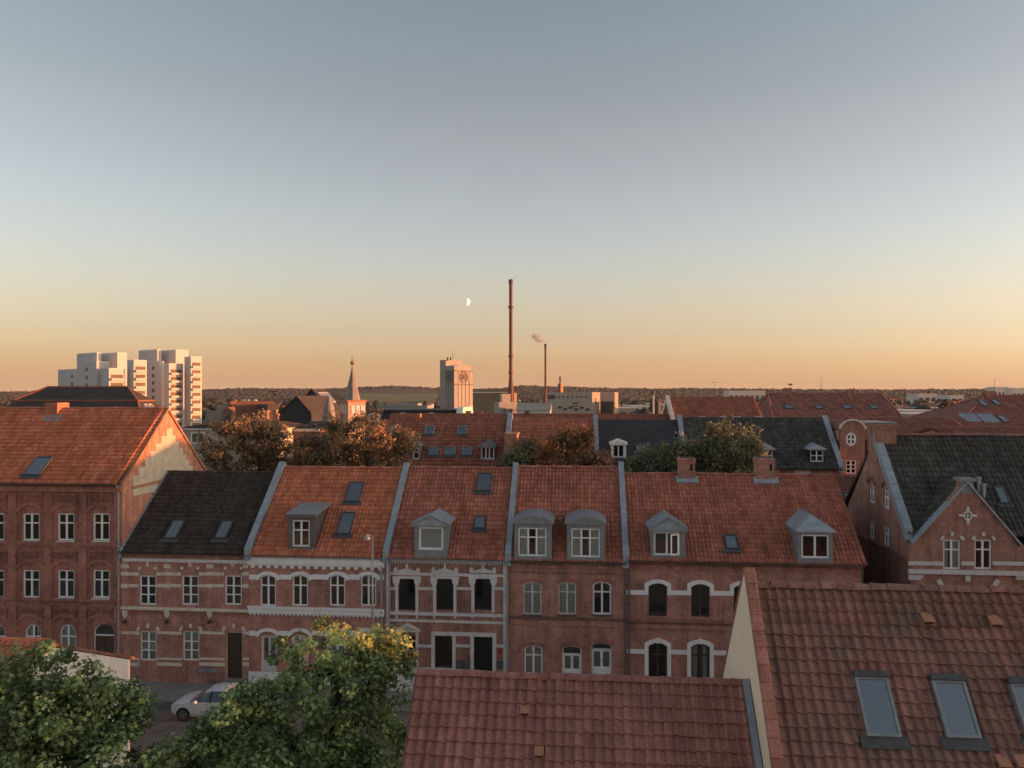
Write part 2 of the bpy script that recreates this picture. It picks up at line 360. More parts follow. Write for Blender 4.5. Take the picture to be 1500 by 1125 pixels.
def raw_mesh(name, V, Fs, tint, mat, parent, smooth=False, stuff=True, nper=None):
    """V (n,3) array in world space, Fs (m,k) array of equal-size faces"""
    me = bpy.data.meshes.new(name); V = V - np.array(ORG[parent]) if parent is not None else V
    k = Fs.shape[1]; me.vertices.add(len(V)); me.vertices.foreach_set('co', V.astype(np.float32).ravel())
    me.loops.add(Fs.size); me.loops.foreach_set('vertex_index', Fs.astype(np.int32).ravel())
    me.polygons.add(len(Fs)); me.polygons.foreach_set('loop_start', np.arange(0, Fs.size, k, dtype=np.int32))
    at = me.attributes.new('tint', 'FLOAT', 'FACE'); at.data.foreach_set('value', np.asarray(tint, dtype=np.float32))
    me.update(calc_edges=True)
    if smooth: me.polygons.foreach_set('use_smooth', [True] * len(me.polygons))
    me.materials.append(MATS[mat]); ob = bpy.data.objects.new(name, me); COL.objects.link(ob); ob.parent = parent
    if parent is not None: ORG[ob] = ORG[parent]
    if stuff: ob['kind'] = 'stuff'
    return ob

# pantile profile across one tile (fraction, height) -------------------------------
PROF = [(0, .0), (.05, .62), (.17, 1.0), (.34, .88), (.52, .30), (.76, -.02), (1.0, .0)]
def pantiles(name, mat, parent, O, U, V, width, length, cw=.213, ch=.335, amp=.062, skip=None, jit=.004, keep=None):
    """tile sheet from eave corner O along U, rising along V; every tile has its own edges"""
    O = np.array(O); U = np.array(Vector(U).normalized()); V = np.array(Vector(V).normalized()); N = np.cross(U, V)
    if N[2] < 0: N = -N
    nc = max(1, round(width / cw)); cw = width / nc; nr = max(1, round(length / ch)); ch = length / nr
    vs, fs, ts = [], [], []; P = len(PROF); base = 0
    pf = np.array(PROF)
    for r in range(nr):
        for c in range(nc):
            if skip and skip((c + .5) * cw, (r + .5) * ch): continue
            jh = rng.uniform(-jit, jit) + .028 * mnoise.noise(Vector(((c * cw + O[0]) * .45, r * ch * .6, O[2]))); js = rng.uniform(-.014, .014) - (.05 if rng.random() < .012 else 0)
            s0 = r * ch + js; s1 = min((r + 1) * ch + .06, length + .02)
            us = (c + pf[:, 0]) * cw; hh = pf[:, 1] * amp
            lo = O + np.outer(us, U) + V * s0 + np.outer(hh + .088 + jh, N)
            lip = O + np.outer(us, U) + V * (s0 + .004) + np.outer(hh + .026 + jh, N)
            hi = O + np.outer(us, U) + V * s1 + np.outer(hh + .022 + jh, N)
            vs += [lip, lo, hi]; tn = rng.random() if rng.random() > .03 else rng.choice([0., 1.])
            for k in range(P - 1):
                fs.append((base + k, base + k + 1, base + P + k + 1, base + P + k)); ts.append(tn * .6)  # lip faces tinted darker, painting the shade under each tile row
                fs.append((base + P + k, base + P + k + 1, base + 2 * P + k + 1, base + 2 * P + k)); ts.append(tn)
            base += 3 * P
    if not vs: return None
    return raw_mesh(name, np.concatenate(vs), np.array(fs), ts, mat, parent)

# ------------------------------------------------------------------ facade kit
def arc_top(x0, x1, z1, rise, n):
    """points left to right along the head of an opening whose crown is z1"""
    if rise <= 0: return [(x0, z1), (x1, z1)]
    w = (x1 - x0) / 2; r = (w * w + rise * rise) / (2 * rise); cx = (x0 + x1) / 2; cz = z1 - r; a = math.asin(min(1, w / r))
    if rise > w: a = math.pi - a
    return [(cx + r * math.sin(-a + 2 * a * k / n), cz + r * math.cos(-a + 2 * a * k / n)) for k in range(n + 1)]
def outline(x0, x1, z0, z1, rise=0, n=10): return [(x0, z0)] + arc_top(x0, x1, z1, rise, n) + [(x1, z0)]
def head_z(x, x0, x1, z1, rise):
    if rise <= 0: return z1
    w = (x1 - x0) / 2; r = (w * w + rise * rise) / (2 * rise); cx = (x0 + x1) / 2
    return z1 - r + math.sqrt(max(0, r * r - (x - cx) ** 2))
class Facade:
    """a wall in the plane Y (facing the viewer) or X (facing right or left): places things on it from picture positions"""
    def __init__(s, root, pos, axis='Y', face=-1):
        s.root = root; s.pos = pos; s.axis = axis; s.holes = []; s.face = face
    def P(s, a, z, out=0.):        # out > 0 is towards the viewer
        return Vector((a, s.pos + s.face * out, z)) if s.axis == 'Y' else Vector((s.pos + s.face * out, a, z))
    def az(s, px, py):
        p = onY(px, py, s.pos) if s.axis == 'Y' else onX(px, py, s.pos)
        return (p.x if s.axis == 'Y' else p.y), p.z
    def rect(s, px0, px1, py0, py1):
        m = (px0 + px1) / 2; a0 = s.az(px0, py0)[0]; a1 = s.az(px1, py0)[0]
        return min(a0, a1), max(a0, a1), s.az(m, py1)[1], s.az(m, py0)[1]
    def D(s, d): return s.P(0, 0, d) - s.P(0, 0, 0)
    def slab(s, mb, a0, a1, z0, z1, out, inn=-.02):
        mb.prism([s.P(a0, z0, out), s.P(a1, z0, out), s.P(a1, z1, out), s.P(a0, z1, out)], s.D(inn - out)); return mb
    def poly(s, mb, pts, out, inn=-.02): mb.prism([s.P(a, z, out) for a, z in pts], s.D(inn - out)); return mb
    def band(s, name, px0, px1, py0, py1, mat, out=.06, parent=None):
        mb = MB(); s.slab(mb, *s.rect(px0, px1, py0, py1), out); return mb.build(name, mat, parent or s.root)
    def wall(s, name, outer, mat, thick=.3):
        loops = [[Vector((a, z, 0)) for a, z in outer]] + [[Vector((a, z, 0)) for a, z in h] for h in s.holes]
        flat = [p for l in loops for p in l]; tris = tessellate_polygon(loops); mb = MB()
        for d in (0, -thick):
            i = len(mb.v); mb.v.extend(s.P(p.x, p.y, d) for p in flat)
            for t in tris: mb.f.append(tuple(i + k for k in t)); mb.t.append(0)
        for l in loops:
            for k in range(len(l)):
                p, q = l[k], l[(k + 1) % len(l)]
                mb.face([s.P(p.x, p.y, 0), s.P(q.x, q.y, 0), s.P(q.x, q.y, -thick), s.P(p.x, p.y, -thick)])
        return mb.build(name, mat, s.root, fix=False)
    def window(s, px0, px1, py0, py1, cols=2, rows=(.36,), rise=0., frame='frame_white', glass='glass', curtain=0, fw=.085, rec=.08, sill=None, bar=.07, zr=None, hole=True, name='window', mid=.10):
        a0, a1, z0, z1 = zr if zr else s.rect(px0, px1, py0, py1)
        return s.window_m(a0, a1, z0, z1, cols, rows, rise, frame, glass, curtain, fw, rec, sill, bar, hole, name, mid)
    def window_m(s, a0, a1, z0, z1, cols=2, rows=(.36,), rise=0., frame='frame_white', glass='glass', curtain=0, fw=.085, rec=.08, sill=None, bar=.07, hole=True, name='window', mid=.10):
        if hole: s.holes.append(outline(a0, a1, z0, z1, rise))
        e = .004; O = outline(a0 + e, a1 - e, z0 + e, z1 - e, rise); I = outline(a0 + fw, a1 - fw, z0 + fw, z1 - fw, rise * .85 if rise else 0)
        mb = MB(); mb.strip([s.P(a, z, -rec) for a, z in O], [s.P(a, z, -rec) for a, z in I], s.D(-.07), True)
        i0, i1, k0, k1 = a0 + fw, a1 - fw, z0 + fw, z1 - fw; r2 = rise * .85 if rise else 0
        xs = [i0 + (i1 - i0) * k / cols for k in range(cols + 1)]
        zs = [k0] + sorted(k1 - f * (k1 - k0) for f in rows) + [k1]
        for x in xs[1:-1]: s.slab(mb, x - mid / 2, x + mid / 2, k0 + .002, head_z(x, i0, i1, k1, r2) + .004, -rec - .004 + .012, -rec - .06)
        for z in zs[1:-1]: s.slab(mb, i0 - .002, i1 + .002, z - bar / 2, z + bar / 2, -rec + .004, -rec - .055)
        w = mb.build(name, frame, s.root)
        for c in range(cols):
            for r in range(len(zs) - 1):
                b0 = xs[c] + (mid / 2 if c else 0); b1 = xs[c + 1] - (mid / 2 if c < cols - 1 else 0)
                c0 = zs[r] + (bar / 2 if r else 0); c1 = zs[r + 1] - (bar / 2 if r < len(zs) - 2 else 0)
                if r == len(zs) - 2 and r2:
                    pts = [(b0, c0)] + [(b0 + (b1 - b0) * k / 5, head_z(b0 + (b1 - b0) * k / 5, i0, i1, k1, r2)) for k in range(6)] + [(b1, c0)]
                else: pts = [(b0, c0), (b0, c1), (b1, c1), (b1, c0)]
                m = MB(); gx, gz = random.gauss(0, .014), random.gauss(0, .014); ac, zc_ = (b0 + b1) / 2, (c0 + c1) / 2; m.prism([s.P(a, z, -rec - .035 + gx * (a - ac) + gz * (z - zc_)) for a, z in pts], s.D(-.01)); m.build('pane', glass, w)
        if curtain:
            m = MB(); n = 26; A, B = [], []
            zc = k0 if curtain == 1 else k0 + (k1 - k0) * .0
            for k in range(n + 1):
                x = i0 + (i1 - i0) * k / n; d = -rec - .095 + .025 * math.sin(k * 1.9) + .01 * math.sin(k * .7)
                if curtain == 2 and .38 < k / n < .62: continue
                A.append(s.P(x, zc, d)); B.append(s.P(x, k1, d))
            if curtain == 2:
                h = len(A) // 2; m.strip(A[:h], B[:h], s.D(-.006)); m.strip(A[h:], B[h:], s.D(-.006))
            else: m.strip(A, B, s.D(-.006))
            m.build('curtain', 'curtain', w)
        if sill:
            m = MB(); s.slab(m, a0 - .05, a1 + .05, z0 - .07, z0 - .003, .06); m.build('sill', sill, w)
        return w
    def hood(s, name, a0, a1, zcrown, rise, w, mat, out=.06, legs=0., inner_gap=0., parent=None, n=12):
        """a raised arch band over an opening a0..a1 whose head crowns at zcrown; legs run down by that much"""
        inn = arc_top(a0 - inner_gap, a1 + inner_gap, zcrown + inner_gap, rise, n)
        ou = arc_top(a0 - inner_gap - w, a1 + inner_gap + w, zcrown + inner_gap + w, rise + w * .25, n)
        if legs > 0: inn = [(inn[0][0], inn[0][1] - legs)] + inn + [(inn[-1][0], inn[-1][1] - legs)]; ou = [(ou[0][0], inn[0][1])] + ou + [(ou[-1][0], inn[-1][1])]
        mb = MB(); mb.strip([s.P(a, z, out) for a, z in inn], [s.P(a, z, out) for a, z in ou], s.D(-out - .02)); return mb.build(name, mat, parent or s.root)
    def door(s, px0, px1, py0, py1, mat, frame='frame_white', panes=True, rise=0., fan=0., rec=.14, zr=None, leaf=2, handle=True):
        a0, a1, z0, z1 = zr if zr else s.rect(px0, px1, py0, py1)
        s.holes.append(outline(a0, a1, z0, z1, rise)); fw = .07
        O = outline(a0 + .004, a1 - .004, z0, z1 - .004, rise); I = outline(a0 + fw, a1 - fw, z0, z1 - fw, rise * .85 if rise else 0)
        mb = MB(); mb.strip([s.P(a, z, -rec + .03) for a, z in O], [s.P(a, z, -rec + .03) for a, z in I], s.D(-.10))
        ztop = z1 - fw - (rise * .3)
        if fan: ztop = z1 - fan; s.slab(mb, a0 + fw - .003, a1 - fw + .003, ztop, ztop + .07, -rec + .028, -rec - .07)
        d = MB(); i0, i1 = a0 + fw, a1 - fw
        s.slab(d, i0, i1, z0 + .01, ztop, -rec - .01, -rec - .06)
        lw = (i1 - i0) / leaf; gl = []
        for k in range(leaf):
            b0, b1 = i0 + k * lw + .06, i0 + (k + 1) * lw - .06; h = ztop - z0
            s.slab(d, b0, b1, z0 + .14 * h, z0 + .34 * h, -rec + .008, -rec - .02)
            s.slab(d, b0, b1, z0 + .05 * h, z0 + .11 * h, -rec + .008, -rec - .02)
            if panes: gl.append((b0 + .01, b1 - .01, z0 + .42 * h, z0 + .94 * h))
            else: s.slab(d, b0, b1, z0 + .42 * h, z0 + .92 * h, -rec + .008, -rec - .02)
        do = d.build('door', mat, s.root); mb.build('door_frame', frame, do)
        for q in gl:
            m = MB(); s.slab(m, *q, -rec - .004, -rec - .02); m.build('pane', 'glass_sky', do)
        if fan:
            m = MB(); hz = [(i0, ztop + .07)] + [(i0 + (i1 - i0) * k / 8, head_z(i0 + (i1 - i0) * k / 8, i0, i1, z1 - fw, rise * .85)) for k in range(9)] + [(i1, ztop + .07)]
            m.prism([s.P(a, z, -rec - .02) for a, z in hz], s.D(-.01)); m.build('fanlight', 'glass_sky', do)
        if handle:
            m = MB(); c = (a0 + a1) / 2; m.tube(s.P(c - .09, z0 + 1.0, -rec + .05), s.P(c + .05, z0 + 1.0, -rec + .05), .015, n=6); m.build('handle', 'gutter', do)
        m = MB(); s.slab(m, a0 - .1, a1 + .1, z0 - .16, z0 - .004, .28); m.build('step', 'kerb', do)
        return do

YF, YRIDGE, YBACK = 42.0, 46.8, 51.6
def slope_frame(Y0, z0, Y1, z1):
    V = Vector((0, Y1 - Y0, z1 - z0)); L = V.length; V.normalize(); U = Vector((1, 0, 0)); N = U.cross(V)
    return U, V, N, L
class Row:
    """a street house whose ridge runs along X: roof, gables, rear wall; front slope faces the viewer"""
    def __init__(s, name, label, X0, X1, ze, zr, wall, tile, Yf=YF, Yr=YRIDGE, Yb=YBACK, over=.28, group=None, cat='house', loX=0., hiX=0., tiled=True, cw=.213, ch=.335, back=None, sides=(1, 1)):
        s.X0, s.X1, s.ze, s.zr, s.Yf, s.Yr, s.Yb, s.over = X0, X1, ze, zr, Yf, Yr, Yb, over
        s.root = thing(name, label, cat, ((X0 + X1) / 2, (Yf + Yb) / 2, 0), group); s.wallmat = wall; s.tile = tile
        s.F = Facade(s.root, Yf); tan = (zr - ze) / (Yr - Yf)
        s.P0 = Vector((0, Yf, ze)); s.U, s.V, s.N, L = slope_frame(Yf, ze, Yr, zr); s.tan = tan; s.tiled = tiled
        s.O = Vector((X0 - loX, Yf - over, ze - over * tan)); s.L = L + over / math.cos(math.atan(tan)); s.W = X1 - X0 + loX + hiX
        mb = MB(); n = s.N * .06
        a, b = X0 - loX, X1 + hiX
        A = Vector((a, Yf - over, ze - over * tan)); B = Vector((a, Yr, zr)); C = Vector((a, Yb + over, ze - over * tan))
        mb.prism([A - n, A + n * .3, B + Vector((0, 0, .03)), C + Vector((0, 0, .03)), C - Vector((0, 0, .08)), B - Vector((0, 0, .12))], (b - a, 0, 0))
        s.roof = mb.build('roof', 'dark_wood' if tiled else tile, s.root)
        if tiled:
            pantiles('roof_tiles', tile, s.roof, s.O, s.U, s.V, s.W, s.L, cw, ch)
            mb = MB(); bv = Vector((0, Yb + over - Yr, ze - over * tan - zr))
            mb.prism([B + Vector((0, .02, .05)), C + Vector((0, 0, .07)), C + Vector((0, 0, .12)), B + Vector((0, .02, .1))], (b - a, 0, 0)); mb.tint = .5; mb.t = [.5] * len(mb.f); mb.build('rear_slope', tile, s.roof)
            ridge_caps(s.roof, tile, a, b, Yr, zr + .05)
        for x, d in [q for q, on in zip(((X0, .25), (X1 - .25, .25)), sides) if on]:
            mb = MB(); mb.prism([(x, Yf + .3, 0), (x, Yb - .3, 0), (x, Yb - .3, ze - .15), (x, Yr, zr - .22), (x, Yf + .3, ze - .02)], (d, 0, 0)); mb.build('side_wall', wall, s.root)
        mb = MB(); mb.box(X0, X1, Yb - .3, Yb, 0, ze - .05); mb.build('rear_wall', wall, s.root)
        mb = MB()
        for z in (.55, 3.75, ze - .35): mb.box(X0 + .26, X1 - .26, Yf + .32, Yb - .32, z - .15, z)
        mb.box(X0 + .26, X1 - .26, Yf + 3.5, Yf + 3.6, 0, ze - .5)
        mb.build('interior_floors', 'interior', s.root)
    def finish(s, z0=0., top=None):
        top = s.ze - .05 if top is None else top
        return s.F.wall('wall', [(s.X0, z0), (s.X0, top), (s.X1, top), (s.X1, z0)], s.wallmat)
    def on(s, px, py): return onP(px, py, s.P0 + s.N * (.13 if s.tiled else 0), s.N)
    def gutter(s, x0=None, x1=None, mat='gutter'):
        x0 = s.X0 if x0 is None else x0; x1 = s.X1 if x1 is None else x1
        mb = MB(); y, z = s.Yf - s.over - .05, s.ze - s.over * s.tan
        pr = [(y + .07 * math.cos(w), z + .02 - .07 * math.sin(w)) for w in [math.pi * k / 6 for k in range(7)]]
        mb.prism([(x0, a, b) for a, b in pr], (x1 - x0, 0, 0)); return mb.build('gutter', mat, s.root, smooth=False)
    def downpipe(s, x, z1=None, z0=.1, r=.05, mat='gutter', yoff=.1):
        z1 = s.ze - .25 if z1 is None else z1; y = s.Yf - yoff
        mb = MB(); mb.tube((x, y, z0), (x, y, z1 - .3), r, n=8); mb.tube((x, y, z1 - .3), (x, s.Yf - s.over - .04, z1), r, n=8)
        for z in (1.5, 3.5, 5.5): mb.tube((x, y - .002, z), (x, y - .002, z + .05), r + .015, n=8)
        return mb.build('downpipe', mat, s.root)
    def parapet(s, x0, x1, h=.30, mat='zinc', back=True):
        """raised party wall along the roof, clad in sheet zinc"""
        A = Vector((x0, s.Yf - s.over, s.ze - s.over * s.tan)); up = Vector((0, 0, 1))
        a0 = Vector((x0, s.Yf - s.over - .02, s.ze - s.over * s.tan)); rt = Vector((x0, s.Yr, s.zr)); c = Vector((x0, s.Yb + .1, s.ze))
        mb = MB(); mb.prism([a0 - up * .25, a0 + up * (h + .12), rt + up * (h + .12), c + up * h, c - up * .3, rt - up * .5], (x1 - x0, 0, 0))
        if not back: mb = MB(); mb.prism([a0 - up * .25, a0 + up * (h + .12), rt + up * (h + .0), rt - up * .4], (x1 - x0, 0, 0))
        o = mb.build('party_parapet', mat, s.root)
        m = MB(); k = 0; L = (rt - a0).length; d = (rt - a0).normalized(); t = .9
        while t < L - .3:           # standing seams across the coping
            p = a0 + d * t + up * (h + .12); m.obox(p + Vector(((x1 - x0) / 2, 0, 0)), ((x1 - x0) / 2 + .006, 0, 0), d * .012, Vector((0, -d.z, d.y)) * .014); t += 1.0
        m.build('seams', mat, o); return o
    def skylight(s, corners, frame='lead_dark', glass='glass_roof', blind=False, up=.19, flash=True):
        c = [s.on(*q) for q in corners]          # TL TR BR BL
        w = ((c[1] - c[0]).length + (c[2] - c[3]).length) / 2; ctr = sum(c, Vector()) / 4
        l = abs(((c[0] + c[1]) / 2 - (c[2] + c[3]) / 2).dot(s.V))
        return skylight(s.root, ctr - s.N * .12, s.U, s.V, s.N, w, l, frame, glass, up, flash, blind)
def skylight(root, ctr, U, V, N, w, l, frame='lead_dark', glass='glass_roof', up=.19, flash=True, blind=False, fw=.07):
    up = max(up, .18)
    mb = MB(); b = ctr + N * (up + .03)
    def q(a, c): return b + U * a + V * c
    O = [q(-w / 2, -l / 2), q(w / 2, -l / 2), q(w / 2, l / 2), q(-w / 2, l / 2)]
    I = [q(-w / 2 + fw, -l / 2 + fw), q(w / 2 - fw, -l / 2 + fw), q(w / 2 - fw, l / 2 - fw), q(-w / 2 + fw, l / 2 - fw)]
    mb.strip(O, I, -N * (up + .03), True); o = mb.build('skylight', frame, root)
    m = MB(); m.prism([p - N * .03 for p in I], -N * .012); m.build('pane', glass, o)
    m = MB(); m.prism([p - N * .052 for p in I], -N * .006); m.build('blind' if blind else 'shaft', 'curtain' if blind else 'interior', o)  # sheet just under the glass; the dark one stands for an unlit shaft
    if flash:
        m = MB(); c = ctr - V * (l / 2 + .11) + N * .145; m.obox(c, U * (w / 2 + .14), V * .13, N * .012); m.build('flashing', 'lead_dark', o)
    return o
def ridge_caps(parent, mat, x0, x1, y, z, L=.38, r=.125):
    mb = MB(); n = max(1, round((x1 - x0) / L)); L = (x1 - x0) / n
    for k in range(n):
        a = x0 + k * L; j = random.uniform(-.008, .008) + .03 * mnoise.noise(Vector((a * .5, y, z))); mb.tint = random.random()
        A = [(a - .02, y + r * math.cos(w), z + r * .85 * math.sin(w) + j) for w in [math.pi * q / 6 for q in range(7)]]
        B = [(a + L, y + r * .86 * math.cos(w), z + r * .75 * math.sin(w) + j) for w in [math.pi * q / 6 for q in range(7)]]
        i = len(mb.v); mb.v.extend(Vector(p) for p in A + B)
        for q in range(6): mb.f.append((i + q, i + q + 1, i + 8 + q, i + 7 + q)); mb.t.append(mb.tint)
        mb.f.append(tuple(i + q for q in range(7))); mb.t.append(mb.tint * .5)
    return mb.build('ridge_tiles', mat, parent, stuff=True)
def chimney(root, x0, x1, y0, y1, z0, z1, mat='brick_red', cap=True, pots=0, flash=True, name='chimney'):
    mb = MB(); mb.box(x0, x1, y0, y1, z0, z1 - .14)
    if cap: mb.box(x0 - .05, x1 + .05, y0 - .05, y1 + .05, z1 - .30, z1 - .20); mb.box(x0 - .06, x1 + .06, y0 - .06, y1 + .06, z1 - .14, z1 - .05); mb.box(x0 - .02, x1 + .02, y0 - .02, y1 + .02, z1 - .05, z1)
    else: mb.box(x0, x1, y0, y1, z1 - .14, z1)
    o = mb.build(name, mat, root)
    m = MB(); m.box(x0 + .08, x1 - .08, y0 + .08, y1 - .08, z1 - .02, z1 + .012); m.build('flue', 'rubber', o)
    for k in range(pots):
        m = MB(); m.lathe(((x0 + (x1 - x0) * (k + .5) / pots), (y0 + y1) / 2, z1), [(.12, 0), (.1, .3), (.13, .34), (.11, .36)], 10); m.build('chimney_pot', 'tile_vent', o)
    return o
def dormer(h, px0, px1, py0, py1, kind, rise_px, win, mat='zinc_dark', roofmat='zinc', over=.13, wkw={}, pxc=None, fade=None, plinth=.0):
    """front face px0..px1, py0 (eave of dormer) .. py1 (foot on the roof); win = picture rectangle of its window"""
    p = h.on((px0 + px1) / 2, py1); Yd = p.y; F = Facade(h.root, Yd)
    a0, a1, z0, z1 = F.rect(px0, px1, py0, py1); z0 = p.z - .05
    rise = rise_px / FPX * (p - CAM).dot(FWD); t = .12
    w = F.window(*win, **wkw)
    fr = F.wall('dormer', [(a0, z0 - .1), (a0, z1), (a1, z1), (a1, z0 - .1)], mat, t)
    back = Yd + (z1 - z0) / h.tan + .25
    for x in (a0, a1 - .08):
        m = MB(); m.prism([(x, Yd + t, z0 - .05), (x, Yd + t, z1), (x, back, z1), (x, Yd + t + .1, z0 - .2)], (.08, 0, 0)); m.build('cheek', mat, fr)
    m = MB(); m.box(a0 + .09, a1 - .09, Yd + 1.0, Yd + 1.05, z0, z1); m.build('room_wall', 'interior', fr)
    m = MB(); L = (z1 + rise - z0) / h.tan + .25; e = over; ya = Yd - .16
    if kind == 'flat':
        m.prism([(a0 - e, ya, z1), (a0 - e, ya, z1 + .12), (a0 - e, Yd + L, z1 + rise + .12), (a0 - e, Yd + L, z1 + rise)], (a1 - a0 + 2 * e, 0, 0))
    elif kind == 'gable':
        c = (a0 + a1) / 2
        m.prism([(a0 - e, ya, z1 - .02), (a0 - e, ya, z1 + .07), (c, ya, z1 + rise), (a1 + e, ya, z1 + .07), (a1 + e, ya, z1 - .02)], (0, L + .2, 0))
    elif kind == 'arch':
        pts = arc_top(a0 - e, a1 + e, z1 + rise, rise - .06, 12)
        m.prism([(a0 - e, ya, z1 - .03)] + [(a, ya, z) for a, z in pts] + [(a1 + e, ya, z1 - .03)], (0, L + .2, 0))
    elif kind == 'hip':
        c = (a0 + a1) / 2; q = [Vector((a0 - e, ya, z1)), Vector((a1 + e, ya, z1))]; top = Vector((c, ya + rise * 1.5, z1 + rise)); e1 = Vector((c, Yd + L, z1 + rise))
        lft = Vector((a0 - e, Yd + L, z1)); rgt = Vector((a1 + e, Yd + L, z1)); d = Vector((0, 0, -.1))
        m.face([q[0], q[1], top]); m.face([q[0], top, e1, lft]); m.face([q[1], rgt, e1, top]); m.prism([q[0], q[1], rgt, lft], d)
    ro = m.build('dormer_roof', roofmat, fr)
    if kind in ('gable', 'hip'):       # standing seams on the sheet roof
        m = MB(); c = (a0 + a1) / 2; n = 6
        for sd in (-1, 1):
            for k in range(n):
                y = ya + .12 + k * .32
                if y > Yd + L - .1: break
                ef = a0 - e if sd < 0 else a1 + e; tz = z1 + rise; ez = z1 + (.07 if kind == 'gable' else 0)
                f = 1. if kind == 'gable' else min(1., (y - ya) / (rise * 1.5))
                A = Vector((ef, y, ez)); B = Vector((ef + (c - ef) * f, y, ez + (tz - ez) * f)); d = (B - A)
                if d.length > .15: m.obox((A + B) / 2 + Vector((0, 0, .012)), d / 2, (0, .012, 0), Vector((0, 0, .02)))
        if m.f: m.build('seams', roofmat, fr)
    if kind in ('gable', 'arch', 'flat'):     # front fascia
        m = MB()
        if kind == 'flat': m.box(a0 - e - .01, a1 + e + .01, ya - .025, ya - .002, z1 - .04, z1 + .13)
        elif kind == 'gable':
            c = (a0 + a1) / 2
            m.prism([(a0 - e, ya - .002, z1 - .03), (a0 - e, ya - .002, z1 + .08), (c, ya - .002, z1 + rise + .02), (a1 + e, ya - .002, z1 + .08), (a1 + e, ya - .002, z1 - .03), (c, ya - .002, z1 + rise - .14)], (0, -.03, 0))
            m.box(a0 - e, a1 + e, ya - .034, ya - .001, z1 - .09, z1 - .031)
        else:
            A = arc_top(a0 - e, a1 + e, z1 + rise + .015, rise - .06, 12); B = [(a, z - .12) for a, z in A]
            m.strip([(a, ya - .03, z) for a, z in A], [(a, ya - .03, z) for a, z in B], (0, .028, 0))
        m.build('fascia', mat, fr)
    return fr

# ------------------------------------------------------------------ ground and street
def sheet(name, x0, x1, y0, y1, z, mat):
    mb = MB(); mb.face([(x0, y0, z), (x1, y0, z), (x1, y1, z), (x0, y1, z)]); return tag(mb.build(name, mat), kind='structure')
sheet('ground', -9000, 9000, -2000, 9000, -.012, 'earth')
sheet('yard', -45, 60, -5, 29.2, -.004, 'paving')
sheet('garden', -60, 45, 51.8, 65.5, -.004, 'lawn')
sheet('street', -120, 120, 29.0, 39.6, .0, 'asphalt')
mb = MB(); mb.box(-120, 16.95, 39.5, 42.0, -.1, .12); tag(mb.build('pavement', 'paving'), kind='structure')
mb = MB()
for k in range(60): mb.box(-45 + k * 1.02, -45 + k * 1.02 + 1.0, 39.36, 39.496, -.1, .125 + random.uniform(-.004, .004))
tag(mb.build('kerb', 'kerb'), kind='structure')
mb = MB(); mb.box(-120, 120, 29.2, 31.0, -.1, .12); tag(mb.build('near_pavement', 'paving'), kind='structure')
def fx(px): return onY(px, 800, YF).x

# ================================================================== the row across the street
ZE, ZR = 7.70, 11.75
X_A, X_B, X_C, X_D, X_E, X_F = fx(178), fx(365), fx(566), fx(746), fx(916.5), fx(1264)

# ---- tall three-storey brick house
h1 = Row('tall_brick_house', 'tall three-storey dark brick house with orange tiled roof and patched stepped gable', X_A - 19, X_A, 11.6, 15.55, 'brick_deep', 'tile_orange', Yr=46.9, Yb=51.7, hiX=-.1, over=.3)
F = h1.F
bays = [-58.5, -6.5, 45.3, 96.4, 148]
for i, c in enumerate(bays):
    for j, (t, b) in enumerate(((752, 792), (835, 876))):
        F.window(c - 12.3, c + 12.3, t, b, rows=(.34,), sill='trim_grey')
    if i < 4: F.window(c - 9, c + 15, 914.5, 957, rows=(.42,), rise=.42, curtain=1 if i % 2 else 2, sill='trim_grey')
F.door(136, 168, 913, 978, 'dark_wood', 'frame_white', panes=False, rise=.5, fan=.75, zr=(fx(136), fx(168), .55, F.az(152, 913)[1]))
h1.finish()
for i, c in enumerate(bays):
    for j, (tw, lat) in enumerate(((752, 726), (835, 809), (914.5, 893))):
        a0, a1, z0, z1 = F.rect(c - 19, c + 19, tw - 15, tw + 5)
        F.hood('window_arch', a0 + .05, a1 - .05, z1 - .12, .42, .16, 'brick_deep', out=.09)
        # lattice of projecting headers above the arch
        mb = MB(); l0, l1, y0, y1 = F.rect(c - 18, c + 18, lat - 1, lat + 9); n = 9
        F.slab(mb, l0, l1, y1, y1 + .07, .10); F.slab(mb, l0, l1, y0 - .10, y0 - .03, .07)
        for r in range(2):
            for k in range(n):
                s = (l1 - l0) / n; b0 = l0 + k * s + (.5 * s if r else 0)
                if b0 + s * .5 > l1: continue
                F.slab(mb, b0, b0 + s * .5, y0 + r * (y1 - y0) / 2 + .01, y0 + (r + 1) * (y1 - y0) / 2 - .01, .075)
        mb.build('brick_lattice', 'brick_deep', h1.root)
    for (t, b) in ((722, 794), (803, 878), (886, 985)):
        q = c + 25.8; a0, a1, z0, z1 = F.rect(q - 5.5, q + 5.5, t, b); mb = MB(); F.slab(mb, a0, min(a1, X_A), z0, z1, .10); mb.build('pilaster', 'brick_deep', h1.root)
for y0, y1, o in ((793.5, 797, .13), (876.5, 880, .13), (712, 720, .16), (797.2, 800, .09), (962, 970, .1)):
    z1 = F.az(95, y0)[1]; z0 = F.az(95, y1)[1]; mb = MB(); F.slab(mb, X_A - 19, X_A, z0, z1, o); mb.build('string_course', 'brick_deep', h1.root)
h1.gutter(x1=X_A - .1); h1.downpipe(X_A - .12, mat='zinc')
h1.skylight([(50, 670), (75, 670), (62, 697), (38, 697)])
G = Facade(h1.root, X_A, 'X', 1)
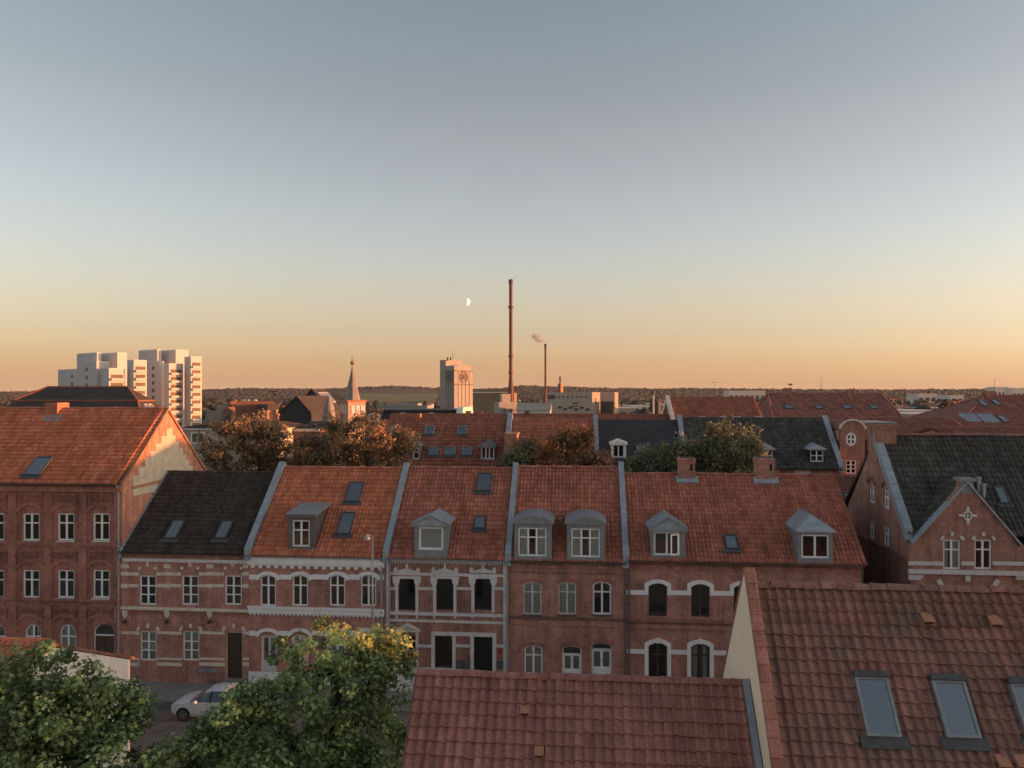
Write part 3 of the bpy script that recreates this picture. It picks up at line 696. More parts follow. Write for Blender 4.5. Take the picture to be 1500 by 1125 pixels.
# the gable above the neighbour: brick face, rakes, cement patch in steps
mb = MB(); pts = [(YF + .02, 6.0), (YF + .02, 11.25), (46.9, 15.42), (51.65, 11.2), (51.65, 6.0)]; G.poly(mb, pts, .03, -.001); mb.build('gable_face', 'brick_gable', h1.root)
for (p, q) in (((YF - .3, 11.1), (46.9, 15.6)), ((52.0, 11.05), (46.9, 15.6))):
    d = (Vector((q[0], q[1])) - Vector((p[0], p[1]))); nrm = Vector((-d.y, d.x)).normalized() * .16
    if nrm.y > 0: nrm = -nrm
    mb = MB(); G.poly(mb, [(p[0], p[1] + .05), (q[0], q[1] + .05), (q[0], q[1] + nrm.y), (p[0], p[1] + nrm.y)], .11, -.1); mb.build('gable_rake', 'brick_orange', h1.root)
S1 = 3.947
def zz(l): return [G.az(x / S1, 580 + y / S1) for x, y in l]
mb = MB(); G.poly(mb, zz([(765, 522), (765, 460), (800, 458), (800, 413), (835, 411), (835, 363), (865, 362), (865, 320), (897, 318), (897, 277), (930, 275), (930, 234), (960, 232), (960, 187), (990, 187), (990, 228), (1009, 229), (1009, 265), (1031, 266), (1031, 300), (1052, 301), (1052, 335), (1072, 336), (1072, 368), (1091, 370), (1091, 401), (1111, 403), (1111, 470), (935, 482)]), .055, .02)
mb.build('cement_patch', 'render_grey', h1.root)
mb = MB(); G.poly(mb, zz([(765, 540), (935, 503), (930, 545), (765, 578)]), .055, .02); mb.build('cement_patch', 'render_grey', h1.root)
for k in (0, 1):
    mb = MB(); G.poly(mb, zz([(765, 525 + k * 8), (935, 484 + k * 8), (935, 488 + k * 8), (765, 529 + k * 8)]), .07, .02); mb.build('brick_ledge', 'brick_gable', h1.root)
cx0, cx1 = onY(66, 600, 46.3).x, onY(83, 600, 46.3).x
chimney(h1.root, cx0, cx1, 46.35, 47.4, 14.6, onY(75, 590, 46.3).z, 'brick_orange')
mb = MB(); a = h1.on(65, 611); mb.obox((a.x + .55, 46.1, 15.0), (.62, 0, 0), h1.V * .28, h1.N * .03); mb.build('chimney_flashing', 'zinc_dark', h1.root)

# ---- house with the black roof and beige bands
h2 = Row('banded_brick_house', 'two-storey brick house with black tiled roof and beige stone bands', X_A, X_B, ZE, 11.55, 'brick_red', 'tile_black', hiX=-.2)
F = h2.F
for i, (a, b) in enumerate(((204, 228.5), (266, 291), (329, 354))):
    F.window(a, b, 843, 886.5, rows=(.34, .67), bar=.06)
for (a, b) in ((205, 229.2), (267.5, 291.8)): F.window(a, b, 924.5, 968, rows=(.34, .67), bar=.06, curtain=1)
F.door(330, 355, 926, 990, 'dark_wood', 'trim_beige', panes=False, leaf=2, zr=(fx(330), fx(355), .45, F.az(342, 926)[1]))
h2.finish()
pil = [(178.5, 189), (241, 250), (303.5, 312.5), (357, 364)]
for (a, b) in pil:
    a0, a1, z0, z1 = F.rect(a, b, 822, 889); mb = MB(); F.slab(mb, a0, a1, z0, z1, .05); mb.build('pilaster', 'brick_red', h2.root)
    for (t, u) in ((826.5, 832), (837.5, 842.5), (855, 860.5)):
        F.band('stone_block', a - .4, b + .4, t, u, 'trim_beige', .075)
edges = [(189, 204), (228.5, 241), (250, 266), (291, 303.5), (312.5, 329), (354, 357)]
for (a, b) in edges:
    for (t, u) in ((838.5, 843), (855.5, 860)): F.band('stone_band', a + .6, b - .6, t, u, 'trim_beige', .03)
for (a, b) in ((178.5, 204.2), (230, 266.7), (292.6, 329), (356, 364.8)):
    for (t, u, o) in ((925, 929, .04), (963.5, 966.5, .05), (970.5, 975, .08)): F.band('stone_band', a, b, t, u, 'trim_beige', o)
def block(Fc, name, px, py, w, h, rot, mat, out=.05):
    a, z = Fc.az(px, py); s = 42. / 1130; c, d = math.cos(rot), math.sin(rot); mb = MB()
    Fc.poly(mb, [(a + (x * c - y * d) * s, z + (x * d + y * c) * s) for x, y in ((-w / 2, -h / 2), (w / 2, -h / 2), (w / 2, h / 2), (-w / 2, h / 2))], out); return mb.build(name, mat, Fc.root)
for c in (216.2, 278.5, 341.5):
    block(F, 'keystone', c, 826.5, 4.2, 7, 0, 'trim_beige')
    for s in (-1, 1): block(F, 'stone_diamond', c + s * 11.8, 832, 4, 4, R(45), 'trim_beige')
for c in (217, 279.5, 342.5):
    block(F, 'keystone', c, 916.5, 4, 6, 0, 'trim_beige')
    for s in (-1, 1): block(F, 'stone_block', c + s * 14.2, 921, 4, 7, R(-28 * s) * -1, 'trim_beige')
z1 = F.az(270, 890)[1]
mb = MB(); F.slab(mb, X_A + .02, X_B - .02, z1 - .15, z1, .14); mb.build('sill_course', 'trim_beige', h2.root)
mb = MB(); F.slab(mb, X_A + .02, X_B - .02, z1 - .38, z1 - .27, .06); mb.build('string_course', 'brick_deep', h2.root)
for c in (184, 245.5, 308):
    a, z = F.az(c, 893.5); s = .037; mb = MB(); F.poly(mb, [(a - 4.5 * s, z), (a + 4.5 * s, z), (a + 4 * s, z - 6 * s), (a + 2 * s, z - 10 * s), (a, z - 11.5 * s), (a - 2 * s, z - 10 * s), (a - 4 * s, z - 6 * s)], .11); mb.build('corbel', 'trim_beige', h2.root)
    z -= 15 * s; mb = MB(); F.poly(mb, [(a, z)] + [(a + 5 * s * math.cos(w), z - 5 * s + 4.4 * s * math.sin(w)) for w in [math.pi * k / 8 for k in range(9)]] + [(a, z - 7 * s)], .06); mb.build('iron_ornament', 'lead_dark', h2.root)
z = F.az(270, 822)[1]; mb = MB(); F.slab(mb, X_A + .12, X_B - .02, z, z + .14, .16); F.slab(mb, X_A + .12, X_B - .02, z - .07, z - .002, .09); mb.build('cornice', 'trim_grey', h2.root)
F.band('cellar_grille', 288, 320, 979, 985, 'zinc_dark', .06)
h2.gutter()
h2.skylight([(254, 762), (272, 762), (259, 790), (239, 790)], frame='slate_brown', blind=True); h2.skylight([(325, 763), (343, 763), (332, 790), (313, 790)], frame='slate_brown', blind=True)
h2.parapet(X_A + .01, X_A + .16, h=.06, mat='zinc')

# ---- house with white arches and white cornice
h3 = Row('white_cornice_house', 'two-storey brick house with thick white cornice and white window arches', X_B, X_C, ZE, 11.9, 'brick_red', 'tile_orange', loX=-.05, hiX=-.25)
F = h3.F
wc = [392.5, 439.5, 494, 539.5]
for i, c in enumerate(wc): F.window(c - 11.6, c + 11.6, 842, 888, rows=(.33,), rise=.12)
F.door(382, 405.5, 929, 990, 'door_grey', 'frame_white', panes=True, rise=.12, zr=(fx(382), fx(405.5), .5, F.az(393, 929)[1]))
for c in wc[1:]: F.window(c - 11.6, c + 11.6, 930, 975, rows=(.33,), rise=.12, curtain=1)
h3.finish()
for yb, dy in ((849, 0), (931.5, 83)):
    prev = X_B + .01
    for i, c in enumerate(wc):
        a0, a1, z0, z1 = F.rect(c - 12.2, c + 12.2, 842 + dy, yb)
        F.hood('window_arch', a0 - .02, a1 + .02, z1 + .02, .2, .17, 'white_paint', out=.08, legs=.10)
        zt = F.az(c, yb - 7)[1]; zb = F.az(c, yb)[1]
        mb = MB(); F.slab(mb, prev, a0 - .185, zb, zt, .06); mb.build('white_band', 'white_paint', h3.root); prev = a1 + .185
    zt = F.az(550, yb - 7)[1]; zb = F.az(550, yb)[1]; mb = MB(); F.slab(mb, prev, X_C - .12, zb, zt, .06); mb.build('white_band', 'white_paint', h3.root)
def dentils(Fc, x0, x1, z0, z1, out, n, mat, fill=.5, name='dentils', tooth=False):
    mb = MB(); s = (x1 - x0) / n
    for k in range(n):
        if tooth: Fc.poly(mb, [(x0 + k * s + .01, z1), (x0 + (k + .5) * s, z0), (x0 + (k + 1) * s - .01, z1)], out)
        else: Fc.slab(mb, x0 + k * s + s * (1 - fill) / 2, x0 + k * s + s * (1 + fill) / 2, z0, z1, out)
    return mb.build(name, mat, Fc.root)
zt, zb = F.az(460, 815)[1], F.az(460, 829)[1]
mb = MB(); F.slab(mb, X_B - .03, X_C - .08, zb + .12, zt, .22); F.slab(mb, X_B - .02, X_C - .09, zb, zb + .118, .13); mb.build('cornice', 'white_paint', h3.root)
dentils(F, X_B, X_C - .1, zb - .15, zb - .004, .10, 17, 'white_paint', .42)
zt, zb = F.az(460, 889.5)[1], F.az(460, 899.5)[1]
mb = MB(); F.slab(mb, X_B - .03, X_C - .1, zt - .1, zt, .2); F.slab(mb, X_B - .02, X_C - .11, zb, zt - .102, .12); mb.build('sill_course', 'white_paint', h3.root)
dentils(F, X_B, X_C - .12, zb - .14, zb - .004, .09, 34, 'white_paint', .5, tooth=True)
dentils(F, X_B, X_C - .12, zb + .03, zb + .12, .15, 30, 'white_paint', .4)
mb = MB(); F.slab(mb, X_B, X_C - .1, .12, .9, .08); mb.build('plinth', 'white_paint', h3.root)
h3.gutter(mat='zinc'); h3.downpipe(X_C - .25, mat='zinc')
h3.parapet(X_B - .17, X_B + .2); h3.parapet(X_C - .14, X_C + .2)
h3.skylight([(512, 707), (534.5, 707), (526, 736), (505, 735)]); h3.skylight([(502, 751), (521.5, 751), (513, 783), (491, 783)])
dormer(h3, 421.5, 461, 756, 803, 'flat', 8, (428, 453.5, 762, 801), wkw=dict(rows=(.36,), fw=.085), mat='gutter', roofmat='zinc_dark')

# ---- house with grey stone frames and black windows
h4 = Row('stone_trim_house', 'two-storey brick house with ornate grey stone frames and dark windows', X_C, X_D, ZE, 11.95, 'brick_brown', 'tile_red', loX=-.1, hiX=-.2)
F = h4.F
w4 = [(583.6, 608.8), (639, 664.3), (694.8, 720.3)]
for a, b in w4: F.window(a, b, 847.6, 893.8, cols=1, rows=(), frame='door_black', fw=.04, glass='glass', rec=.14)
F.window(584, 609, 931, 978, cols=1, rows=(), frame='door_black', fw=.04, rec=.14)
F.window(637, 662.6, 931.6, 978, cols=1, rows=(), frame='door_black', fw=.04, rec=.14)
F.door(694.3, 721.3, 931.6, 990, 'door_black', 'door_black', panes=False, leaf=2)
h4.finish()
T = 'trim_grey'
for a, b in w4:
    for s, e in ((a - 4.2, a - .1), (b + .1, b + 4.2)): F.band('window_jamb', s, e, 846, 897, T, .07)
    F.band('window_lintel', a - 4.2, b + 4.2, 843.8, 847.5, T, .075)
    for s in (a - 3, b + 3):          # shouldered ears beside the heads
        x, z = F.az(s, 850); mb = MB(); F.poly(mb, [(x - .2, z + .22), (x + .2, z + .22), (x + .17, z - .12), (x + .06, z - .34), (x - .06, z - .34), (x - .17, z - .12)], .09); mb.build('window_ear', T, h4.root)
    c = (a + b) / 2; x, z = F.az(c, 839)
    mb = MB(); F.poly(mb, [(x - .55, z), (x - .5, z + .12), (x - .25, z + .2), (x, z + .26), (x + .25, z + .2), (x + .5, z + .12), (x + .55, z)], .09); mb.build('crest', T, h4.root)
    for s in (-1, 1):
        mb = MB(); q = x + s * .63; F.poly(mb, [(q - .1, z - .0), (q - .1, z + .2), (q - .05, z + .3), (q + .05, z + .3), (q + .1, z + .2), (q + .1, z)], .11); mb.build('acroterion', T, h4.root)
    block(F, 'keystone', c, 829.5, 4, 7, 0, T, .06)
    for s in (a - 2.5, b + 2.5): block(F, 'bracket', s, 903, 3.2, 5, 0, T, .07)
for (t, u, o) in ((839.5, 843.4, .06), (897.4, 901.6, .11), (908.3, 912, .05)):
    z1 = F.az(652, t)[1]; z0 = F.az(652, u)[1]; mb = MB(); F.slab(mb, X_C + .08, X_D - .32, z0, z1, o); mb.build('stone_band', T, h4.root)
for a, b in ((566, 579.2), (613.2, 634.6), (668.6, 690.4), (724.6, 737.5)):
    F.band('stone_band', a, b, 860, 864, T, .04)
for (a, b) in ((562.6, 566.3), (737.2, 741.5)):
    z1 = F.az(652, 826)[1]; x0, x1 = fx(a), fx(b); x0 = max(x0, X_C + .01); mb = MB(); F.slab(mb, x0, max(x1, x0 + .13), .3, z1, .075); mb.build('corner_strip', T, h4.root)
zt, zb = F.az(655, 820)[1], F.az(655, 823)[1]; mb = MB(); F.slab(mb, X_C + .07, X_D - .2, zb, zt, .16); mb.build('cornice', T, h4.root)
dentils(F, X_C + .1, X_D - .22, zb - .12, zb - .003, .10, 40, T, .5)
x0, x1, z0, z1 = F.rect(579, 616, 912, 925); c = (x0 + x1) / 2
mb = MB(); F.poly(mb, [(x0, z0), (x0, z0 + .10), (c, z1), (x1, z0 + .10), (x1, z0)], .12); mb.build('pediment', T, h4.root)
mb = MB(); F.poly(mb, [(x0 + .14, z0 + .095), (c, z1 - .13), (x1 - .14, z0 + .095)], .135, .11); mb.build('pediment_field', 'render_grey', h4.root)
for s, e in ((580, 583.8), (609.2, 613)): F.band('window_jamb', s, e, 925.2, 985, T, .08)
F.band('lintel', 632, 727, 926, 931.4, T, .09)
for s, e in ((632, 636.8), (662.8, 667.6), (689.2, 694), (721.5, 727)): F.band('jamb', s, e, 931.6, 986, T, .085)
for a, b in ((613.4, 631.8), (667.8, 689), (727.2, 737)): F.band('stone_band', a, b, 944, 948, T, .05)
F.band('sill_course', 613.2, 694, 978.6, 982, T, .13)
mb = MB(); F.slab(mb, X_C + .05, fx(693.8), .12, F.az(650, 982.5)[1], .10); F.slab(mb, fx(721.8), X_D - .2, .12, F.az(650, 982.5)[1], .10); mb.build('plinth', T, h4.root)
for k in range(2): F.band('mailbox', 668.5 + k * 10.4, 678 + k * 10.4, 967.5, 977.5, 'mailbox', .16)
F.band('mailbox', 728.2, 736, 968, 977.5, 'mailbox', .16); F.band('house_plate', 729.6, 734.4, 950, 957.5, 'sign_red', .05)
h4.gutter(mat='zinc'); h4.downpipe(X_C + .2, mat='zinc'); h4.downpipe(X_D - .1, mat='zinc')
h4.parapet(X_D - .2, X_D + .12)
h4.skylight([(700.5, 694), (720.5, 694), (719, 720), (697, 720)]); h4.skylight([(695, 757), (711.5, 757), (710.5, 775), (694, 775)])
dormer(h4, 607, 655, 768.5, 815.5, 'gable', 14, (613, 649.5, 771.5, 806), wkw=dict(cols=1, rows=(), fw=.13, curtain=1), mat='zinc_dark', roofmat='zinc')

# ---- plain brick house with two arched dormers
h5 = Row('plain_brick_house', 'plain red brick house with two segmental dormers and white doors', X_D, X_E, ZE, 12.05, 'brick_red', 'tile_red', loX=-.1, hiX=-.1)
F = h5.F
for i, (a, b) in enumerate(((766.3, 793), (817.3, 844), (868.3, 895.4))): F.window(a, b, 852, 900.5, rows=(.30,), rise=.14, frame='trim_beige' if i < 2 else 'frame_white', curtain=(1, 1, 0)[i], sill='lead_dark')
F.window(768, 794.8, 945, 991.5, rows=(.30,), rise=.14, curtain=1, sill='lead_dark')
F.door(823.5, 852, 946.5, 995.5, 'frame_white', 'frame_white', rise=.12, fan=.5); F.door(866, 896.6, 941.5, 995.5, 'frame_white', 'door_grey', rise=.14, fan=.42)
h5.finish()
for a, b, t in ((766.3, 793, 852), (817.3, 844, 852), (868.3, 895.4, 852), (768, 794.8, 945), (823.5, 852, 946.5), (866, 896.6, 941.5)):
    a0, a1, z0, z1 = F.rect(a, b, t, t + 10); F.hood('window_arch', a0, a1, z1, .14, .17, 'brick_deep', out=.035, inner_gap=.01)
for (t, u, o, m) in ((904, 907.5, .10, 'brick_dark'), (908, 917, .04, 'brick_red'), (838, 840, .05, 'brick_deep'), (824, 828, .16, 'brick_deep'), (828.3, 832, .10, 'brick_red')):
    z1 = F.az(830, t)[1]; z0 = F.az(830, u)[1]; mb = MB(); F.slab(mb, X_D + .02, X_E - .02, z0, z1, o); mb.build('string_course', m, h5.root)
h5.gutter(); h5.downpipe(X_E - .02, mat='gutter'); h5.parapet(X_E - .16, X_E + .16)
dormer(h5, 753.5, 808, 766, 818, 'arch', 11, (759, 800.5, 773, 815), wkw=dict(cols=3, rows=(.32,), curtain=2), roofmat='zinc_dark')
dormer(h5, 830.5, 885.5, 767, 819, 'arch', 11, (836.8, 879, 774, 816.5), wkw=dict(cols=3, rows=(.32,), curtain=2), roofmat='zinc_dark')

# ---- long house with white arched surrounds
h6 = Row('white_arch_house', 'long red brick house with white arched surrounds and two ridge chimneys', X_E, X_F, ZE + .1, 11.7, 'brick_red', 'tile_red', loX=-.1, hiX=.12)
F = h6.F
for i in range(5):
    c = 963.5 + i * 61.6 + (.8 * i); F.window(c - 13.5, c + 13.5, 854.5 + i * .9, 902.7 + i, rows=(.3,) if i else (.47, .96), cols=2 if i else 1, rise=.16, frame='dark_wood')
    if i < 3: F.window(c - 13.5, c + 13.5, 941.6 + i, 994.5 + i * 1.3, rows=(.32,), rise=.2, frame='dark_wood', curtain=2 if i == 1 else 0)
h6.finish()
prev = X_E + .05; prev2 = prev
for i in range(5):
    c = 963.5 + i * 62.4; dy = i * 1.2
    a0, a1, z0, z1 = F.rect(c - 13.8, c + 13.8, 854.2 + dy, 871 + dy); zb = F.az(c, 871.6 + dy * .5)[1]; zt = F.az(c, 865 + dy * .5)[1]
    F.hood('window_surround', a0, a1, z1 + .01, .17, .2, 'white_paint', out=.08, legs=z1 - .17 - zb)
    mb = MB(); F.slab(mb, prev, a0 - .203, zb, zt, .06); mb.build('white_band', 'white_paint', h6.root); prev = a1 + .203
    if i < 3:
        a0, a1, z0, z1 = F.rect(c - 13.8, c + 13.8, 941.3 + dy, 995 + dy); F.hood('window_surround', a0, a1, z1 + .01, .2, .2, 'white_paint', out=.08, legs=z1 - z0 - .25)
        block(F, 'keystone', c, 938 + dy, 5, 7, 0, 'white_paint', .1)
        zb, zt = F.az(c, 958 + dy)[1], F.az(c, 951.5 + dy)[1]; mb = MB(); F.slab(mb, prev2, a0 - .203, zb, zt, .06); mb.build('white_band', 'white_paint', h6.root); prev2 = a1 + .203
for (t, u, o, m) in ((907, 911.5, .10, 'brick_deep'), (911.8, 914.5, .06, 'brick_dark'), (921, 923.5, .05, 'brick_deep'), (827.5, 831, .14, 'brick_deep'), (831.3, 834, .09, 'brick_red')):
    z1 = F.az(1000, t)[1]; z0 = F.az(1000, u)[1]; mb = MB(); F.slab(mb, X_E + .1, X_F - .02, z0, z1, o); mb.build('string_course', m, h6.root)
h6.gutter(); h6.downpipe(X_E + .18); h6.downpipe(X_F - .08)
dormer(h6, 953.5, 1004, 776, 815, 'gable', 19, (957.5, 996.5, 779, 814), wkw=dict(cols=2, rows=(), fw=.10), mat='zinc_dark', roofmat='zinc')
dormer(h6, 1169, 1220, 777, 823, 'hip', 20, (1173.8, 1215, 783, 818), wkw=dict(cols=2, rows=(), fw=.10), mat='zinc_dark', roofmat='zinc')
# the open casement of the left dormer
p = h6.on(978, 815); Fd = Facade(h6.root, p.y); a0, a1, z0, z1 = Fd.rect(978, 994, 781.5, 812); mb = MB(); hg = Vector((a1, p.y - .02, 0)); dv = Vector((-.82, -.57, 0)); w = (a1 - a0) * .95
for q0, q1, u0, u1 in ((0, w, z0, z0 + .07), (0, w, z1 - .07, z1), (0, .07, z0 + .07, z1 - .07), (w - .07, w, z0 + .07, z1 - .07)):
    mb.obox(hg + dv * ((q0 + q1) / 2) + Vector((0, 0, (u0 + u1) / 2)), dv * ((q1 - q0) / 2), Vector((-.57, .82, 0)) * .02, (0, 0, (u1 - u0) / 2))
mb.build('open_casement', 'frame_white', h6.root)
h6.skylight([(1061, 784), (1078, 784), (1082, 805), (1063, 805)], blind=True)
for a, b in ((995, 1017), (1108, 1133)):
    x0, x1 = onY(a, 680, 46.5).x, onY(b, 680, 46.5).x; zt = onY((a + b) / 2, 671, 46.3).z
    ch = chimney(h6.root, x0, x1, 46.35, 47.2, 11.2, zt, 'brick_red')
    m = MB(); m.box(x1 - .26, x1 - .12, 46.33, 46.36, zt - .75, zt - .35); m.build('soot_door', 'rubber', ch)
    m = MB(); m.box(x0 - .05, x1 + .05, 46.3, 47.25, 11.3, 11.98); m.build('corbel_base', 'brick_brown', ch)
    m = MB(); c = Vector(((x0 + x1) / 2, 46.32, 11.45)); m.obox(c, ((x1 - x0) / 2 + .22, 0, 0), h6.V * .27, h6.N * .09); m.build('lead_flashing', 'zinc', ch)

# ---- corner house with the street gable
XG = 17.13; YR7 = 46.7; ZE7, ZR7 = 8.75, 14.05
h7 = Row('corner_gable_house', 'brick corner house with dark pantile roof and street gable with cross ornament', XG, XG + 16, ZE7, ZR7, 'brick_brown', 'tile_charcoal', Yr=YR7, Yb=52.9, loX=-.05, cw=.26, ch=.36, over=-.32, sides=(0, 1))
F = h7.F
for a, b in ((1381.6, 1407), (1427.5, 1453)): F.window(a, b, 790.5, 834, rows=(.32,), curtain=2 if a < 1400 else 0, rec=.07)
# the street gable stands flush over the wall
ax, az = F.az(1416, 706); lx, lz = F.az(1338, 797); rx, rz = F.az(1492, 800)
F.wall('wall', [(XG, 0), (XG, ZE7 - .05), (lx, ZE7 - .05), (ax - .35, az - .25), (ax - .35, az + .05), (ax + .35, az + .05), (ax + .35, az - .25), (rx, ZE7 - .05), (XG + 16, ZE7 - .05), (XG + 16, 0)], 'brick_brown')
tn = (ZR7 - ZE7) / (YR7 - YF); m = MB(); dz = az - .3 - ZE7
m.prism([(lx - .1, YF + .302, ZE7 - .12), (ax, YF + .302, az - .12), (rx + .1, YF + .302, ZE7 - .12)], (0, dz / tn + .3, 0)); gr = m.build('gable_roof', 'slate', h7.root)
for sgn, fxx in ((-1, lx), (1, rx)):
    e = Vector((fxx + sgn * .1, YF + .25, ZE7 - .1)); t = Vector((ax, YF + .25, az - .08)); d = t - e
    Oo = e + Vector((0, 0, 0)); U2 = Vector((0, 1, 0)); pantiles('gable_tiles', 'tile_charcoal', gr, Oo, U2, d, dz / tn * .98, d.length, .26, .36, skip=(lambda u, v, L=d.length, W=dz / tn: u > W * (v / L) + .25))
    m = MB(); n = Vector((0, 0, 1)); m.prism([e + Vector((0, -.4, .02)), t + Vector((0, -.4, .02)), t + Vector((0, -.4, .16)), e + Vector((0, -.4, .16))], (0, .5, 0)); m.build('gable_coping', 'zinc', h7.root)
m = MB(); m.box(ax - .42, ax + .42, YF - .12, YF + .6, az + .04, az + .2); m.box(ax - .3, ax + .3, YF - .05, YF + .5, az - .6, az + .04); m.build('gable_cap', 'zinc_dark', h7.root)
c0, cz = F.az(1417, 755); s = .0365
mb = MB(); A = [(c0 + 6.6 * s * math.cos(w), cz + 6.6 * s * math.sin(w)) for w in [2 * math.pi * k / 24 for k in range(24)]]; B = [(c0 + 4.6 * s * math.cos(w), cz + 4.6 * s * math.sin(w)) for w in [2 * math.pi * k / 24 for k in range(24)]]
mb.strip([F.P(a, z, .07) for a, z in A], [F.P(a, z, .07) for a, z in B], F.D(-.09), True)
for dx, dy in ((1, 0), (-1, 0), (0, 1), (0, -1)):
    x, z = c0 + dx * 9 * s, cz + dy * 9 * s; F.slab(mb, x - (3.2 if dx else 1.7) * s, x + (3.2 if dx else 1.7) * s, z - (3.2 if dy else 1.7) * s, z + (3.2 if dy else 1.7) * s, .09)
F.slab(mb, c0 - 4.8 * s, c0 + 4.8 * s, cz - .6 * s, cz + .6 * s, .05); F.slab(mb, c0 - .6 * s, c0 + .6 * s, cz - 4.8 * s, cz + 4.8 * s, .048); mb.build('cross_ornament', 'trim_grey', h7.root)
for c in (1394.5, 1440.5):
    block(F, 'keystone', c, 782, 3.6, 5.5, 0, 'trim_grey')
    for sg in (-1, 1): block(F, 'stone_block', c + sg * 14.5, 788, 4, 6, R(45) * sg, 'trim_grey')
for a, b in ((1330.5, 1381), (1407.6, 1427), (1453.6, 1500)): F.band('white_band', a, b, 822.5, 828, 'trim_grey', .07)
zb, zt = F.az(1415, 841)[1], F.az(1415, 835)[1]; mb = MB(); F.slab(mb, XG - .06, XG + 16, zb, zt, .16); mb.build('sill_course', 'trim_grey', h7.root)
for a, b in ((1330.5, 1351), (1487, 1508)):
    for k, (t, u) in enumerate(((841.5, 845), (845.3, 849))): F.band('corbel_stone', a, b - k * 3, t, u, 'trim_grey', .13 - .03 * k)
for c, r in ((1377, R(30)), (1459, R(-30))): block(F, 'stone_block', c, 854, 6.5, 10, r, 'trim_grey')
block(F, 'keystone', 1417.5, 846, 6.5, 10, 0, 'trim_grey'); block(F, 'stone_block', 1417.5, 862, 4, 5, 0, 'trim_grey')
h7.skylight([(1456, 713), (1469, 713), (1480, 738), (1464, 738)], up=.12)
G7 = Facade(h7.root, XG, 'X', -1)
for a, b, t, u in ((1272.7, 1281, 711, 737), (1294, 1303, 717.5, 745), (1273, 1281, 761.5, 789), (1294, 1303, 771, 799.5)):
    G7.window(a, b, t, u, cols=2, rows=(.4,), rise=0, fw=.08)
G7.wall('gable_wall', [(YF + .303, 0), (YF + .303, ZE7 + .2), (YR7, ZR7 - .1), (52.9, ZE7 - .1 - .9), (52.9, 0)], 'brick_brown', .24)
for a, b, t in ((1272.7, 1281, 711), (1294, 1303, 717.5)):
    a0, a1, z0, z1 = G7.rect(a, b, t, t + 6); G7.hood('window_arch', a0 - .1, a1 + .1, z1 + .35, .3, .16, 'brick_dark', out=.08)
mb = MB(); G7.slab(mb, YF, 52.9, 7.78, 7.92, .10); mb.build('string_course', 'brick_dark', h7.root)
mb = MB(); G7.slab(mb, YF, 52.9, .2, 7.77, .03); mb.build('rendered_base', 'brick_dark', h7.root)
h7.parapet(XG - .12, XG + .30, h=.22, back=False)
ca, cz_ = onX(1309, 640, XG).y, ZR7
chimney(h7.root, XG - .1, XG + 1.0, YR7 - .5, YR7 + .7, 12.6, onX(1297, 622, XG).z, 'brick_brown')
ridge_caps(h7.roof, 'tile_mossy_stuff', XG, XG + 16, YR7, ZR7 + .1, .4, .16)
# lean-to roof in the passage behind
lt = thing('lean_to', 'small red lean-to roof with a rooflight behind the passage', 'outbuilding', (16, 56, 0))
A, B = onY(1231, 742, 54.0), onY(1272, 742, 54.0); T0, T1 = onY(1231, 697, 57), onY(1274, 697, 57)
mb = MB(); mb.box(A.x, B.x + .5, 54.2, 57, 0, A.z - .05); mb.build('wall', 'brick_dark', lt)
v = Vector((0, 3, T0.z - A.z)); pantiles('roof_tiles', 'tile_wine', lt, Vector((A.x - .2, 54, A.z)), (1, 0, 0), v, B.x - A.x + 1, v.length)
u3, v3, n3 = Vector((1, 0, 0)), v.normalized(), Vector((1, 0, 0)).cross(v.normalized()); skylight(lt, onP(1242, 730, Vector((A.x, 54, A.z)), n3), u3, v3, n3, .55, .8)
for px, py, hh in ((1434, 716, .55), (1441, 722, .4)):
    p = h7.on(px, py); mb = MB(); mb.tube(p - Vector((0, 0, .3)), p + Vector((0, 0, hh)), .09, n=10); mb.tube(p + Vector((0, 0, hh)), p + Vector((0, 0, hh + .1)), .13, n=10); mb.build('vent_pipe', 'zinc', h7.root)

# ================================================================== the near roofs
m_plain('blind_blue', (.36, .47, .62), .8, .06, 1); m_plain('blind_grey', (.52, .57, .58), .8, .06, 1); m_plain('blind_green', (.26, .33, .27), .8, .06, 1)  # colours that paint the sky reflection under the near rooflights
def tile_mesh(cw, ch, amp, mat, name='roof_tile'):
    mb = MB(); P = [(q[0], q[1]) for q in PROF]; n = len(P)
    lo = [Vector(((u - .5) * cw * 1.03, -ch / 2, h * amp + .09)) for u, h in P]; lip = [Vector(((u - .5) * cw * 1.03, -ch / 2 + .004, h * amp + .028)) for u, h in P]
    md = [Vector(((u - .5) * cw * 1.03, 0, h * amp + .048)) for u, h in P]; hi = [Vector(((u - .5) * cw * 1.03, ch / 2 + .07, h * amp + .022)) for u, h in P]
    mb.v = lo + hi + lo + lip
    for k in range(n - 1):
        mb.f.append((k, k + 1, n + k + 1, n + k)); mb.f.append((2 * n + k, 2 * n + k + 1, 3 * n + k + 1, 3 * n + k)); mb.t += [0, 0]
    me = bpy.data.meshes.new(name); me.from_pydata([tuple(v) for v in mb.v], [], mb.f); me.update()
    me.polygons.foreach_set('use_smooth', [True] * len(me.polygons)); me.materials.append(MATS[mat]); return me
def place(me, name, parent, U, V, N, P, jit=.0):
    o = bpy.data.objects.new(name, me); COL.objects.link(o); o.parent = parent
    M = Matrix((U, V, N)).transposed().to_4x4()
    if jit: M = M @ Matrix.Rotation(random.uniform(-jit, jit), 4, 'Z') @ Matrix.Rotation(random.uniform(-jit, jit) * .6, 4, 'X')
    M.translation = P - ORG[parent]; o.matrix_basis = M; ORG[o] = ORG[parent]; return o
